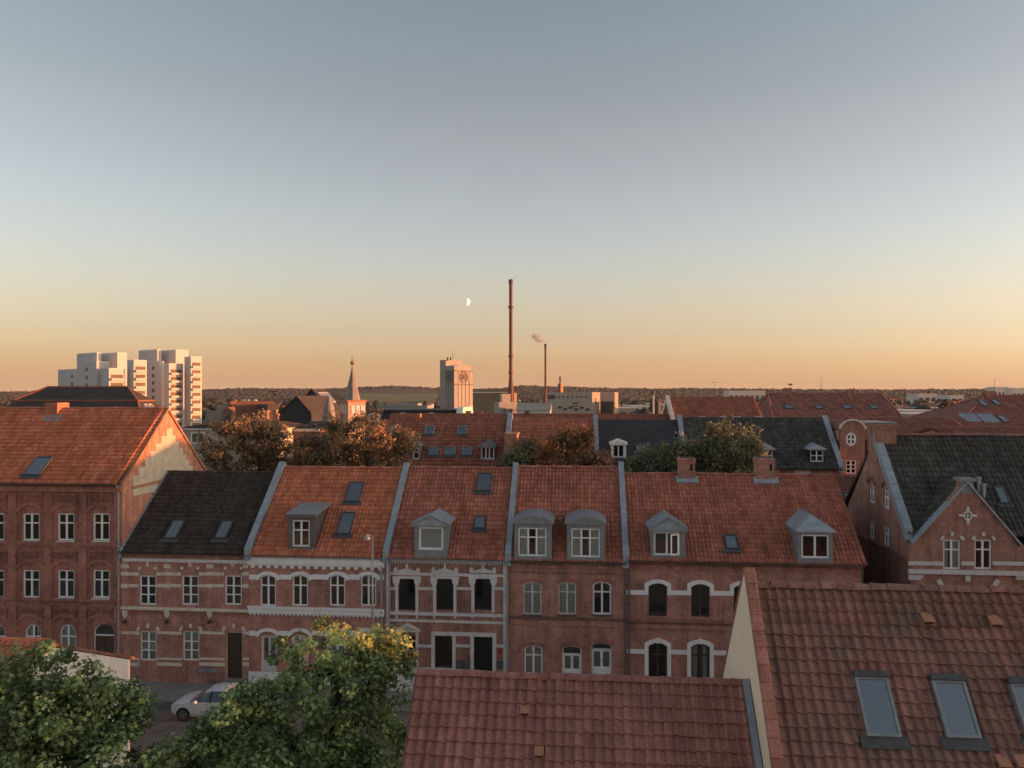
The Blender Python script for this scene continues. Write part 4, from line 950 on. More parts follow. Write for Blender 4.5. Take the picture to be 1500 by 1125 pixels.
def cap_mesh(L, r, mat, name='ridge_tile'):
    mb = MB(); n = 9
    for x, q in ((-.02, r), (L, r * .84)):
        for k in range(n): w = math.pi * k / (n - 1); mb.v.append(Vector((x - L / 2, q * math.cos(w), q * .9 * math.sin(w))))
    for k in range(n - 1): mb.f.append((k, k + 1, n + k + 1, n + k))
    i = len(mb.v); mb.v += [v.copy() for v in mb.v[:n]]; mb.v += [Vector((v.x, v.y * .84, v.z * .84)) for v in mb.v[:n]]
    for k in range(n - 1): mb.f.append((i + k, i + k + 1, i + n + k + 1, i + n + k))
    me = bpy.data.meshes.new(name); me.from_pydata([tuple(v) for v in mb.v], [], mb.f); me.update(); me.polygons.foreach_set('use_smooth', [True] * len(me.polygons)); me.materials.append(MATS[mat]); return me
def near_house(name, label, X0, X1, Yr, zr, tan, run, wall, tm, cw, ch, rows, colrange, lowmat):
    root = thing(name, label, 'house', ((X0 + X1) / 2, Yr, 0)); ze = zr - run * tan
    mb = MB(); mb.box(X0 + .02, X1 - .02, Yr - run + .3, Yr + run - .3, 0, ze); mb.build('wall', wall, root)
    mb = MB(); d = .05; mb.prism([(X0, Yr - run, ze), (X0, Yr, zr), (X0, Yr + run, ze), (X0, Yr + run, ze - .12), (X0, Yr, zr - .15), (X0, Yr - run, ze - .12)], (X1 - X0, 0, 0)); roof = mb.build('roof', 'dark_wood', root)
    for x in (X0 + .02, X1 - .22):
        mb = MB(); mb.prism([(x, Yr - run + .3, ze - .05), (x, Yr, zr - .16), (x, Yr + run - .3, ze - .05)], (.2, 0, 0)); mb.build('gable', wall, root)
    U = Vector((1, 0, 0)); V = Vector((0, run, zr - ze)).normalized(); N = U.cross(V); L = math.hypot(run, zr - ze); T = Vector((X0, Yr, zr))
    nc = round((X1 - X0) / cw); cw = (X1 - X0) / nc; me = tile_mesh(cw, ch, .062, tm)
    nr = int(L / ch); stuff_rows = []
    for r in range(rows[0], rows[1]):
        for c in range(nc):
            if not colrange[0] <= c < colrange[1]: continue
            place(me, 'roof_tile', roof, U, V, N, T + U * ((c + .5) * cw) - V * (r + .5) * ch + N * (random.uniform(-.006, .006) + .03 * mnoise.noise(Vector((c * .11, r * .25, X0)))) + V * (random.uniform(-.014, .014) - (.04 if random.random() < .012 else 0)), .02)
    O = T - V * (nr * ch)
    sk = lambda u, v: (rows[0] <= nr - 1 - int(v / ch) < rows[1]) and (colrange[0] <= int(u / cw) < colrange[1])
    pantiles('lower_tiles', lowmat, roof, O, U, V, X1 - X0, nr * ch, cw, ch, .062, skip=sk)
    mb = MB(); mb.tint = .5; mb.prism([(X0, Yr, zr + .03), (X0, Yr + run, ze + .03), (X0, Yr + run, ze + .09), (X0, Yr, zr + .09)], (X1 - X0, 0, 0)); mb.build('rear_slope', lowmat, roof)
    return root, roof, U, V, N, T, L
def vent(root, P, U, V, N, s=.2):
    mb = MB(); c = P + N * .17
    w, l, h = s * .5, s * .6, .09
    a = [c - U * w - V * l, c + U * w - V * l, c + U * w + V * l, c - U * w + V * l]
    mb.face([a[0] + N * h, a[1] + N * h, a[2] - N * .06, a[3] - N * .06]); mb.face([a[0] - N * .05, a[1] - N * .05, a[1] + N * h, a[0] + N * h])
    mb.face([a[0] - N * .05, a[0] + N * h, a[3] - N * .06]); mb.face([a[1] - N * .05, a[2] - N * .06, a[1] + N * h]); mb.face([a[3] - N * .06, a[2] - N * .06, a[1] - N * .05, a[0] - N * .05])
    o = mb.build('tile_vent', 'tile_vent', root)
    m = MB(); m.obox(c - V * (l + .004) + N * .02, U * w * .7, N * .035, V * .004); m.build('vent_mouth', 'rubber', o); return o

XW = 4.1
# ---- lower red roof
YN = 19.4; ZN = CAMZ - 7.17; xl = onY(612, 991, YN).x
root, roof, U, V, N, T, L = near_house('low_tiled_house', 'low house with weathered red pantile roof against the cream gable', xl, XW - .02, YN, ZN, 1.04, 3.9, 'render_cream', 'tile_near', .235, .325, (0, 8), (0, 37), 'tile_near_stuff')
cm = cap_mesh(.36, .135, 'tile_near'); n = int((XW - xl) / .34)
for k in range(n): place(cm, 'ridge_tile', roof, Vector((1, 0, 0)), Vector((0, 1, 0)), Vector((0, 0, 1)), Vector((xl + (k + .5) * (XW - .05 - xl) / n, YN, ZN + .06 + random.uniform(-.012, .012) + .03 * mnoise.noise(Vector((k * .17, 3, 0))))), .02)
for px, py in ((769, 1043), (790, 1104)): vent(root, onP(px, py, T, N), U, V, N, .22)
mb = MB(); c = T + U * (XW - .09 - xl) - V * (L / 2) + N * .15; mb.obox(c, U * .05, V * (L / 2 + .02), N * .12); mb.obox(c + Vector((0, 0, .05)) + U * .045, U * .012, V * (L / 2 + .02), N * .2); mb.build('lead_flashing', 'zinc', root)
mb = MB(); mb.obox(T - V * (L / 2) - U * .02 + N * .0, U * .03, V * L / 2, N * .09); mb.build('verge_board', 'tile_wine', root)

# ---- higher mossy roof with the cream gable
YM = 19.8; ZM = CAMZ - 4.86; TM = 1.28; RUN = 4.0; X9 = XW + 12.5
root, roof, U, V, N, T, L = near_house('cream_gable_house', 'house with cream gable wall and mossy brown pantile roof with large rooflights', XW + .26, X9, YM, ZM, TM, RUN, 'render_cream', 'tile_mossy', .232, .30, (3, 15), (0, 25), 'tile_mossy_stuff')
mb = MB(); up = .36; zf = ZM - RUN * TM
mb.prism([(XW, YM - RUN - .1, 0), (XW, YM - RUN - .1, zf + up), (XW, YM, ZM + up + .12), (XW, YM + RUN + .1, zf + up), (XW, YM + RUN + .1, 0)], (.22, 0, 0)); gw = mb.build('gable_wall', 'render_cream', root)
bm_ = bpy.data.meshes
cp = MB(); a = .135; hw = .4
cp.v = [Vector(p) for p in ((-a, -hw / 2 - .03, .035), (-a + .03, -hw / 2 - .03, .075), (a - .03, -hw / 2 - .03, .075), (a, -hw / 2 - .03, .035), (-a, hw / 2, .0), (-a + .03, hw / 2, .045), (a - .03, hw / 2, .045), (a, hw / 2, .0), (-a, -hw / 2 - .03, -.06), (a, -hw / 2 - .03, -.06), (-a, hw / 2, -.06), (a, hw / 2, -.06))]
cp.f = [(0, 1, 5, 4), (1, 2, 6, 5), (2, 3, 7, 6), (0, 8, 9, 3), (0, 3, 2, 1), (8, 0, 4, 10), (3, 9, 11, 7)]
cme = bpy.data.meshes.new('coping_tile'); cme.from_pydata([tuple(v) for v in cp.v], [], cp.f); cme.update(); cme.materials.append(MATS['tile_coping'])
LL = math.hypot(RUN + .1, ZM + .12 - zf); nv = int(LL / .4)
Vg = Vector((0, RUN + .1, ZM + .12 - zf)).normalized(); Ng = U.cross(Vg)
for k in range(nv): place(cme, 'coping_tile', gw, U, Vg, Ng, Vector((XW + .115, YM, ZM + up + .13)) - Vg * ((k + .5) * .4) + Ng * .035, .012)
Vb = Vector((0, -(RUN + .1), ZM + .12 - zf)).normalized(); Ub = Vector((-1, 0, 0)); Nb = Ub.cross(Vb)
for k in range(nv): place(cme, 'coping_tile', gw, Ub, Vb, Nb, Vector((XW + .115, YM, ZM + up + .13)) - Vb * ((k + .5) * .4) + Nb * .035, .012)
mb = MB(); mb.obox(T - U * .02 - V * L / 2 + N * .14, U * .035, V * L / 2, N * .07); mb.build('mortar_fillet', 'render_grey', root)
cm = cap_mesh(.40, .15, 'tile_mossy'); n = 30
for k in range(n): place(cm, 'ridge_tile', roof, Vector((1, 0, 0)), Vector((0, 1, 0)), Vector((0, 0, 1)), Vector((T.x + (k + .5) * .4, YM, ZM + .06 + random.uniform(-.014, .014) + .03 * mnoise.noise(Vector((k * .17, 9, 0))))), .025)
for q, gm in (([(1247, 994), (1297, 996), (1317, 1083), (1268, 1082)], 'blind_blue'), ([(1358, 999), (1407, 1001), (1435, 1085), (1385, 1084)], 'blind_grey'), ([(1472, 1004), (1521, 1006), (1552, 1088), (1502, 1087)], 'blind_green')):
    c = [onP(x, y, T, N) for x, y in q]; w = ((c[1] - c[0]).length + (c[2] - c[3]).length) / 2; l = abs(((c[0] + c[1]) / 2 - (c[2] + c[3]) / 2).dot(V))
    o = skylight(root, sum(c, Vector()) / 4, U, V, N, w, l, 'zinc_dark', 'glass_roof', .12, True, True, fw=.065)
    for ch in o.children:
        if ch.name.startswith('blind'): ch.data.materials[0] = MATS[gm]
    m = MB(); ctr = sum(c, Vector()) / 4 + V * (l / 2 + .05) + N * .22; m.obox(ctr, U * (w / 2 + .02), V * .07, N * .05); m.build('hood', 'lead_dark', o)
for px, py in ((1355, 908), (1453, 912), (1465, 1117), (1492, 1117)): vent(root, onP(px, py, T, N), U, V, N, .25)

# ---- unseen houses added beyond the view to shade street and gables from the low sun
nh = Row('shade_house', 'unseen red-roofed house added to shade the white rendered gable', 18.5, 36, 9.6, 10.8, 'brick_red', 'tile_wine', Yf=24.3, Yr=27.2, Yb=29.3, tiled=False); nh.finish()
th = Row('tall_shade_house', 'unseen taller house added to shade the coping of the cream gable', 16.9, 29, 9.2, 13.2, 'brick_red', 'tile_wine', Yf=15.8, Yr=19.8, Yb=23.8, tiled=False); th.finish()
fh = Row('tall_shade_house', 'unseen tall brick house added to shade the stepped gable', 40, 62, 14.6, 16.6, 'brick_red', 'tile_red', Yf=42, Yr=50.5, Yb=59, tiled=False); fh.finish()

# ---- white rendered house behind the left tree
XWH = -17.1
wh = thing('white_rendered_house', 'white rendered house with low red roof behind the leafy tree', 'house', (XWH - 6, 23.5, 0))
mb = MB(); mb.prism([(XWH, 19, 0), (XWH, 19, 6.4), (XWH, 23.5, 8.35), (XWH, 28, 6.4), (XWH, 28, 0)], (-.3, 0, 0)); mb.build('gable_wall', 'render_white', wh)
mb = MB(); mb.box(XWH - 14, XWH - .3, 27.7, 28, 0, 6.4); mb.box(XWH - 14, XWH - .3, 19, 19.3, 0, 6.4); mb.build('wall', 'render_white', wh)
mb = MB(); mb.prism([(XWH + .04, 18.7, 6.3), (XWH + .04, 23.5, 8.38), (XWH + .04, 28.3, 6.3), (XWH + .04, 28.3, 6.4), (XWH + .04, 23.5, 8.5), (XWH + .04, 18.7, 6.4)], (-14, 0, 0)); mb.build('roof', 'tile_wine', wh)
ridge_caps(wh, 'tile_orange', XWH - 14, XWH, 23.5, 8.5, .38, .15)
pantiles('roof_tiles', 'tile_orange', wh, Vector((XWH - 14, 18.7, 6.4)), (1, 0, 0), (0, 4.8, 2.1), 14, 5.24)

# ================================================================== trees
LEAF_N = [(0, 0, 0), (.30, .12, -.05), (.52, .46, -.13), (.24, .50, -.03), (.0, 1., -.10), (-.24, .50, -.03), (-.52, .46, -.13), (-.30, .12, -.05)]
LEAF_S = [(0, 0, 0), (.32, .5, -.08), (0, 1, -.04), (-.32, .5, -.08)]
def rand_dirs(n):
    v = rng.normal(size=(n, 3)); return v / np.linalg.norm(v, axis=1, keepdims=True)
def leaves(name, mat, parent, centres, radii, per, size, shape, up=.5, out=None, tint_fn=None, squash=.8):
    n = len(centres) * per; C = np.repeat(np.array(centres), per, 0); Rr = np.repeat(np.array(radii), per)[:, None]
    d = rand_dirs(n); off = d * (rng.random((n, 1)) ** .45) * Rr; off[:, 2] *= squash; P = C + off
    nrm = d * .7 + rand_dirs(n) * .6; nrm[:, 2] += up
    nrm /= np.linalg.norm(nrm, axis=1, keepdims=True); t = d + rand_dirs(n) * .8; t[:, 2] -= .15; t -= nrm * (t * nrm).sum(1, keepdims=True); t /= np.linalg.norm(t, axis=1, keepdims=True)
    b = np.cross(nrm, t); sh = np.array(shape); k = len(sh); s = (size * rng.uniform(.6, 1.3, n))[:, None, None]
    V = P[:, None, :] + s * (sh[None, :, 0:1] * b[:, None, :] + sh[None, :, 1:2] * t[:, None, :] + sh[None, :, 2:3] * nrm[:, None, :])
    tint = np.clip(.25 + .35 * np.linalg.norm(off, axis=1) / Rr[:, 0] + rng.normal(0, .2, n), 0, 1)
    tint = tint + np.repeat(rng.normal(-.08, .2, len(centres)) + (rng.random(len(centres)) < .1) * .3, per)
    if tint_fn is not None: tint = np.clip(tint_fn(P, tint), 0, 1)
    return raw_mesh(name, V.reshape(-1, 3), np.arange(n * k).reshape(n, k), tint, mat, parent)
def lobe_clumps(lobes, n, rmin, rmax, shell=.55):
    """clump centres in a set of ellipsoid lobes (centre, rx, ry, rz), denser near the surface"""
    cs, rs = [], []; w = np.array([l[1] * l[2] * l[3] for l in lobes]) ** .67; w = w / w.sum()
    for i in range(n):
        c, rx, ry, rz = lobes[rng.choice(len(lobes), p=w)]; d = rand_dirs(1)[0]; r = shell + (1 - shell) * rng.random() if rng.random() < .75 else rng.random() * shell
        cs.append((c[0] + d[0] * rx * r, c[1] + d[1] * ry * r, c[2] + d[2] * rz * r)); rs.append(rng.uniform(rmin, rmax))
    return cs, rs
def trunk(root, base, top, r, targets, mat='bark', nlimb=14):
    mb = MB(); base, top = Vector(base), Vector(top); pts = [base.lerp(top, t) + Vector((random.uniform(-.1, .1), random.uniform(-.1, .1), 0)) * (t > 0) for t in (0, .25, .5, .75, 1)]; rr = [r * q for q in (1.15, .9, .75, .55, .3)]
    for k in range(4): mb.tube(pts[k], pts[k + 1], rr[k], rr[k + 1], 9)
    for q in random.sample(list(targets), min(nlimb, len(targets))):
        t = random.uniform(.35, .95); s = base.lerp(top, t); e = Vector(q); m = s.lerp(e, .5) + Vector((0, 0, -.15 * (e - s).length * .3)); mb.tube(s, m, r * .35 * (1.2 - t), r * .2 * (1.2 - t), 6); mb.tube(m, e, r * .2 * (1.2 - t), .012, 6)
    return mb.build('trunk', mat, root, smooth=True, fix=False)
def px_lobe(px, py, rx, ry, D, ryd=None):
    c = atD(px, py, D); s = D / FPX; return (tuple(c), rx * s, (ryd or rx) * s, ry * s)
def tree(name, label, base, lobes, nclump, rc, per, size, mat, shape=LEAF_S, rtrunk=.2, tint_fn=None, up=.5, shell=.55, group=None, nlimb=14, squash=.8):
    root = thing(name, label, 'tree', base, group); cs, rs = lobe_clumps(lobes, nclump, rc[0], rc[1], shell)
    top = max(lobes, key=lambda l: l[0][2])[0]; trunk(root, base, (base[0] * .5 + top[0] * .5, base[1] * .5 + top[1] * .5, top[2]), rtrunk, cs, nlimb=nlimb)
    leaves('crown', mat, root, cs, rs, per, size, shape, up, tint_fn=tint_fn, squash=squash); return root
def top_sun_tint(z0, z1, amt=.6):  # sunlight on the crown top painted into the leaf tint
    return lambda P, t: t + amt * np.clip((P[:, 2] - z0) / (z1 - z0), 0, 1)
D1 = 22.5
lob = [px_lobe(478, 985, 95, 72, D1), px_lobe(400, 1075, 105, 80, D1 - 1), px_lobe(545, 1010, 62, 85, D1 + .4), px_lobe(520, 1110, 85, 90, D1 - .5), px_lobe(400, 1180, 190, 90, D1 - 1.5), px_lobe(270, 1140, 75, 55, D1 - 1.2), px_lobe(362, 1050, 52, 50, D1 - .6), px_lobe(300, 1095, 72, 42, D1 - 1), px_lobe(560, 960, 45, 40, D1 + .6)]
b = atD(450, 1000, D1); tree('street_tree', 'large green broadleaf tree with sunlight tinted gold on its top leaves in front of white arched house', (b.x, b.y, 0), lob, 560, (.22, .5), 78, .13, 'leaf_green', LEAF_N, .22, top_sun_tint(8.6, 10.2, .5), shell=.7)
D2 = 20.5
lob = [px_lobe(45, 1022, 92, 74, D2), px_lobe(135, 1045, 72, 72, D2 + .5), px_lobe(5, 1000, 60, 55, D2), px_lobe(20, 1110, 120, 90, D2 - 1), px_lobe(130, 1150, 110, 80, D2 - .6), px_lobe(185, 1045, 32, 42, D2 + 1)]
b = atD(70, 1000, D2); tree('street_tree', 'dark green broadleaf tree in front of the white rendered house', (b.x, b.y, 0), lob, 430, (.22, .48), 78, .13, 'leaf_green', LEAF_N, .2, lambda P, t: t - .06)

# trees in the gardens behind the row
def gtree(label, px, py, lobes, D, mat, n=300, per=85, size=.2, sun_tint=None, name='garden_tree', rc=(.3, .8), **kw):
    b = atD(px, py, D); ex = []
    for (a, c, rx, ry) in lobes:
        for k in range(4): w = random.uniform(.1, 3.04); ex.append((a + rx * .95 * math.cos(w), c - ry * .95 * math.sin(w), rx * random.uniform(.16, .32), ry * random.uniform(.2, .42)))
    L = [px_lobe(*l, D + random.uniform(-.8, .8), ) for l in lobes + ex]; return tree(name, label, (b.x, b.y, 0), L, n, rc, per, size, mat, LEAF_S, .24, sun_tint, group=None, **kw)
gtree('dark olive garden tree beside grey hip-roofed house', 365, 650, [(350, 650, 52, 42), (395, 660, 45, 45), (325, 665, 30, 30), (365, 700, 75, 40)], 60, 'leaf_olive', sun_tint=top_sun_tint(12.5, 15.5, .3))
gtree('broad autumn garden tree with sunset light tinted orange on one side', 530, 655, [(490, 655, 50, 38), (545, 650, 48, 40), (575, 665, 34, 38), (520, 700, 90, 40), (450, 668, 25, 30)], 59, 'leaf_olive', n=380, sun_tint=lambda P, t: t + .45 * np.clip((P[:, 0] + 15.5) / 5, 0, 1))  # low sun on the right side painted into the leaf tint
gtree('rust-red garden tree below red roof with chimney', 815, 665, [(800, 662, 48, 28), (842, 655, 30, 30), (765, 672, 28, 25), (820, 695, 80, 34), (825, 642, 14, 18)], 58, 'leaf_rust', n=280)
gtree('small orange shrub-like tree beside white dormer of black roof', 895, 685, [(890, 685, 22, 22), (920, 695, 24, 16), (860, 690, 20, 18)], 57, 'leaf_rust', n=70, rc=(.35, .7))
gtree('sage green upright garden tree beside brick chimney stack', 1065, 665, [(1070, 668, 38, 30), (1043, 650, 12, 24), (1060, 642, 9, 18), (1082, 648, 10, 24), (1098, 660, 12, 20), (1035, 668, 12, 22), (1018, 676, 12, 18), (1108, 672, 12, 18), (1070, 705, 60, 35)], 57, 'leaf_sage', n=300, rc=(.3, .7), up=.1, squash=1.7)
gtree('low dark green garden tree below black roof', 965, 685, [(965, 685, 38, 22), (1000, 676, 18, 24), (978, 672, 12, 16), (945, 680, 14, 20), (970, 708, 60, 25)], 56, 'leaf_sage', n=220, rc=(.3, .65), up=.1, squash=1.5)
gtree('dark bushy garden tree against the bare party wall', 760, 675, [(760, 672, 22, 24), (745, 690, 18, 20)], 57.5, 'leaf_sage', n=60, rc=(.35, .7))

# ================================================================== car and street lamp
def make_car(label, paint, loc):
    root = thing('parked_car', label, 'car', loc, 'cars parked along the far kerb')
    # stations: x from nose (-2.05) to tail (2.05): (x, sill z, half width low, belt z, half width belt, roof z, half width roof)
    st = [(-2.05, .38, .52, .62, .60, .64, .55), (-1.98, .26, .70, .72, .76, .74, .62), (-1.75, .22, .82, .80, .83, .84, .66), (-1.3, .20, .86, .88, .86, .94, .68), (-.95, .20, .87, .93, .865, 1.01, .66),
          (-.30, .20, .88, .97, .87, 1.36, .60), (.10, .20, .88, .98, .87, 1.46, .60), (.70, .20, .88, 1.0, .87, 1.48, .60), (1.30, .20, .87, 1.03, .86, 1.43, .58), (1.75, .24, .84, 1.05, .82, 1.30, .56), (1.98, .30, .76, .98, .76, 1.04, .62), (2.06, .42, .62, .80, .66, .84, .56)]
    def ring(s):
        x, zs, wl, zb, wb, zr, wr = s
        h = [(-wl * .9, zs), (-wl, zs + .12), (-wl - .01, (zs + zb) / 2), (-wb, zb), (-wr, zr - .04 * (zr - zb)), (-wr * .6, zr + .012), (0, zr + .02)]
        return [Vector((x, y, z)) for y, z in h] + [Vector((x, -y, z)) for y, z in reversed(h[:-1])]
    rings = [ring(s) for s in st]; n = len(rings[0]); body = MB(); gl = [MB(), MB(), MB(), MB()]
    for i in range(len(rings) - 1):
        for k in range(n - 1):
            q = [rings[i][k], rings[i][k + 1], rings[i + 1][k + 1], rings[i + 1][k]]
            if k in (3, 8) and 4 <= i <= 8: gl[0 if k == 3 else 1].face(q)
            elif k in (4, 5, 6, 7) and i == 4: gl[2].face(q)
            elif k in (4, 5, 6, 7) and i == 9: gl[3].face(q)
            else: body.face(q)
        body.face([rings[i][0], rings[i][-1], rings[i + 1][-1], rings[i + 1][0]])
    body.face(rings[0]); body.face(rings[-1])
    bo = body.build('body', paint, root, smooth=False, local=True); me = bo.data
    bm = bmesh.new(); bm.from_mesh(me); bmesh.ops.remove_doubles(bm, verts=bm.verts, dist=.001); bmesh.ops.recalc_face_normals(bm, faces=bm.faces); bm.to_mesh(me); bm.free(); me.polygons.foreach_set('use_smooth', [True] * len(me.polygons))
    me.set_sharp_from_angle(angle=R(38))
    
    for g_, nm in zip(gl, ('side_window', 'side_window', 'windscreen', 'rear_window')): g_.build(nm, 'glass_car', root, local=True)
    cab = MB(); cab.box(-.6, 1.6, -.7, .7, .45, .95); cab.build('seats', 'rubber', root, local=True)
    for x in (.12, .75):
        for sd in (-1, 1):
            m = MB(); m.obox((x, sd * .745, 1.21), (.035, 0, 0), (0, sd * -.135, .23), (0, .008, .005)); m.build('door_pillar', 'rubber', root, local=True)
    for sd in (-1, 1):
        for x in (-1.28, 1.28):
            w = MB(); w.tube((x, sd * .70, .31), (x, sd * .895, .31), .31, n=24); wo = w.build('wheel', 'rubber', root, local=True)
            m = MB(); m.tube((x, sd * .896, .31), (x, sd * .903, .31), .075, n=12)
            for k in range(10):
                a = 2 * math.pi * k / 10; m.obox((x + .12 * math.cos(a), sd * .899, .31 + .12 * math.sin(a)), Vector((math.cos(a), 0, math.sin(a))) * .1, Vector((-math.sin(a), 0, math.cos(a))) * .022, (0, .006, 0))
            A = [(x + .23 * math.cos(q), sd * .893, .31 + .23 * math.sin(q)) for q in [2 * math.pi * k / 20 for k in range(20)]]; B = [(x + .195 * math.cos(q), sd * .893, .31 + .195 * math.sin(q)) for q in [2 * math.pi * k / 20 for k in range(20)]]
            m.strip(A, B, (0, sd * .012, 0), True); m.build('rim', 'rim_metal', wo, local=True)
            m = MB(); A = [(x + .37 * math.cos(q), sd * .872, .31 + .37 * math.sin(q)) for q in [math.pi * k / 12 for k in range(13)]]; B = [(x + .30 * math.cos(q), sd * .872, .31 + .30 * math.sin(q)) for q in [math.pi * k / 12 for k in range(13)]]; m.strip(A, B, (0, sd * .014, 0)); m.build('wheel_arch', 'rubber', root, local=True)
        m = MB(); m.prism([(-1.99, sd * .50, .66), (-1.62, sd * .80, .76), (-1.60, sd * .845, .80), (-1.78, sd * .80, .66), (-1.985, sd * .64, .60)], (-.02, sd * .02, .015)); m.build('headlight', 'lamp_glass', root, local=True)
        m = MB(); m.obox((-.62, sd * .98, 1.0), (.09, 0, 0), (0, .1, 0), (0, 0, .065)); m.build('mirror', paint, root, local=True, bevel=.025)
        m = MB(); m.obox((.42, sd * .89, .86), (.09, 0, 0), (0, .012, 0), (0, 0, .014)); m.build('door_handle', paint, root, local=True)
        m = MB(); m.obox((1.93, sd * .70, .88), (.06, 0, 0), (0, .09, 0), (0, 0, .12)); m.build('tail_light', 'sign_red', root, local=True)
        m = MB(); m.obox((-.02, sd * .884, .60), (.006, 0, 0), (0, .004, 0), (0, 0, .33)); m.build('door_gap', 'rubber', root, local=True)
    m = MB(); m.box(-2.07, -2.04, -.45, .45, .36, .46); m.build('grille', 'rubber', root, local=True)
    m = MB(); m.box(-2.09, -2.068, -.26, .26, .47, .57); m.build('number_plate', 'plate', root, local=True)
    return root
p = onZ(250, 1052, 0.)
make_car('white hatchback parked in front of beige-banded brick house', 'paint_white', (p.x + 2.08, 38.25, 0))
make_car('dark car parked beside the white rendered house', 'paint_dark', (p.x - 4.3, 38.35, 0))

lp = onY(540, 900, 39.0); lz = onY(537, 789, 39.0).z
sl = thing('street_lamp', 'slender grey street lamp on the pavement in front of white cornice house', 'street lamp', (lp.x, 39.75, .12))
mb = MB(); q = Vector((lp.x, 39.75, 0)); mb.tube(q + Vector((0, 0, .12)), q + Vector((0, 0, 1.2)), .085, .085, 10); mb.tube(q + Vector((0, 0, 1.2)), q + Vector((0, 0, lz)), .06, .045, 10); mb.build('pole', 'metal_pole', sl, smooth=True)
mb = MB(); t = q + Vector((0, 0, lz)); mb.tube(t + Vector((0, 0, -.05)), t + Vector((-.22, -.12, .1)), .035, .03, 8); mb.build('arm', 'metal_pole', sl)
mb = MB(); c = t + Vector((-.25, -.14, -.06)); mb.lathe(c, [(.165, -.08), (.17, -.05), (.15, .02), (.09, .09), (.05, .13), (.045, .18)], 16); lh = mb.build('lamp_head', 'metal_pole', sl, smooth=False)
mb = MB(); mb.lathe(c, [(.14, -.085), (.125, -.13), (.07, -.16)], 16); mb.build('lens', 'lamp_glass', lh, smooth=True)

# ================================================================== second row behind the gardens
Y2, YR2, YB2 = 66.0, 70.2, 74.5
def x2(px): return onY(px, 640, Y2).x
def zat(px, py, Y): return onY(px, py, Y).z
def rear(name, label, a, b, yr, ye, wall, tile, Yf=Y2, Yr=YR2, Yb=YB2, **kw):
    c = (a + b) / 2; h = Row(name, label, onY(a, 650, Yf).x, onY(b, 650, Yf).x, zat(c, ye, Yf), zat(c, yr, Yr), wall, tile, Yf=Yf, Yr=Yr, Yb=Yb, cw=.3, ch=.4, **kw); return h
r1 = rear('rooflight_house', 'brick house with red roof carrying two rows of small rooflights', 560, 742, 614, 682, 'brick_brown', 'tile_far_red')
for px, py, w, l in ((573, 629, .85, 1.0), (629.5, 630, .85, 1.0), (677, 630, .85, 1.0), (635.5, 661, .85, .95), (660, 661, .85, .95), (684.5, 661, .85, .95)):
    skylight(r1.root, r1.on(px, py) - r1.N * .12, r1.U, r1.V, r1.N, w, l, 'zinc_dark', 'glass_roof', .1, True)
dormer(r1, 703.5, 724.5, 654, 673, 'gable', 9, (705, 723.5, 655, 672.5), wkw=dict(cols=3, rows=(), fw=.08), mat='zinc_dark', roofmat='zinc_dark')
dormer(r1, 604, 615, 654, 673, 'gable', 7, (605, 614, 655, 672.5), wkw=dict(cols=1, rows=(.4,), fw=.08), mat='zinc_dark', roofmat='zinc_dark')
r1.finish(); r1.gutter(); r1.parapet(r1.X1 - .3, r1.X1 + .15, h=.5)
chimney(r1.root, onY(610, 610, 70).x, onY(615, 610, 70).x, 69.9, 70.6, 13.5, zat(612, 606, 70), 'brick_orange')
r2 = rear('red_roof_house', 'brick house with orange-red tiled roof behind the rust-coloured tree', 745, 872, 615, 685, 'brick_brown', 'tile_red'); r2.finish(); r2.gutter()
mb = MB(); x = r2.X0; mb.box(x - .25, x + .8, Y2 - 1.2, Y2 + 1.5, 0, zat(738, 636, Y2)); mb.box(x - .3, x + .85, Y2 - 1.25, Y2 + 1.55, zat(738, 636, Y2), zat(738, 634, Y2)); mb.build('party_wall_stub', 'brick_gable', r2.root)
r3 = rear('black_roof_house', 'brick house with smooth black roof and one white dormer', 874, 1003, 615, 688, 'brick_deep', 'slate', tiled=False)
dormer(r3, 895, 917, 650, 671, 'gable', 6, (897.5, 914.5, 651, 670), wkw=dict(cols=2, rows=(), fw=.1), mat='frame_white', roofmat='white_paint')
skylight(r3.root, r3.on(938, 659), r3.U, r3.V, r3.N, .65, .6, 'zinc', 'glass_roof')
r3.finish(); r3.parapet(r3.X0 - .2, r3.X0 + .2, h=.35); r3.parapet(r3.X1 - .1, r3.X1 + .3, h=.35)
r4 = rear('dark_roof_house', 'brick house with mottled dark roof and two small white-windowed dormers', 1005, 1233, 613.5, 682, 'brick_red', 'tile_charcoal')
for a, b in ((1117, 1132), (1187, 1206.5)):
    dormer(r4, a - 1, b + 1, 657.5, 677, 'hip', 7, (a, b, 658.5, 676.5), wkw=dict(cols=2, rows=(.5,), fw=.09), mat='slate', roofmat='zinc')
r4.finish(); r4.gutter(); r4.parapet(r4.X1 - .3, r4.X1 + .12, h=.2)
F = r4.F
mb = MB(); a, z = F.az(1175, 690); F.slab(mb, a - .6, a + .6, z - .4, z + .1, .06); mb.build('window_head', 'trim_grey', r4.root)
r5 = rear('long_red_roof_house', 'long low red roof ridge behind the second row', 560, 988, 607.5, 635, 'brick_brown', 'tile_far_red', Yf=80, Yr=84, Yb=88, tiled=True); r5.finish()
for px in (686, 703, 772): chimney(r5.root, onY(px - 3, 605, 84).x, onY(px + 3, 605, 84).x, 83.6, 84.4, 13.2, zat(px, 602, 84), 'brick_orange' if px < 750 else 'brick_dark')
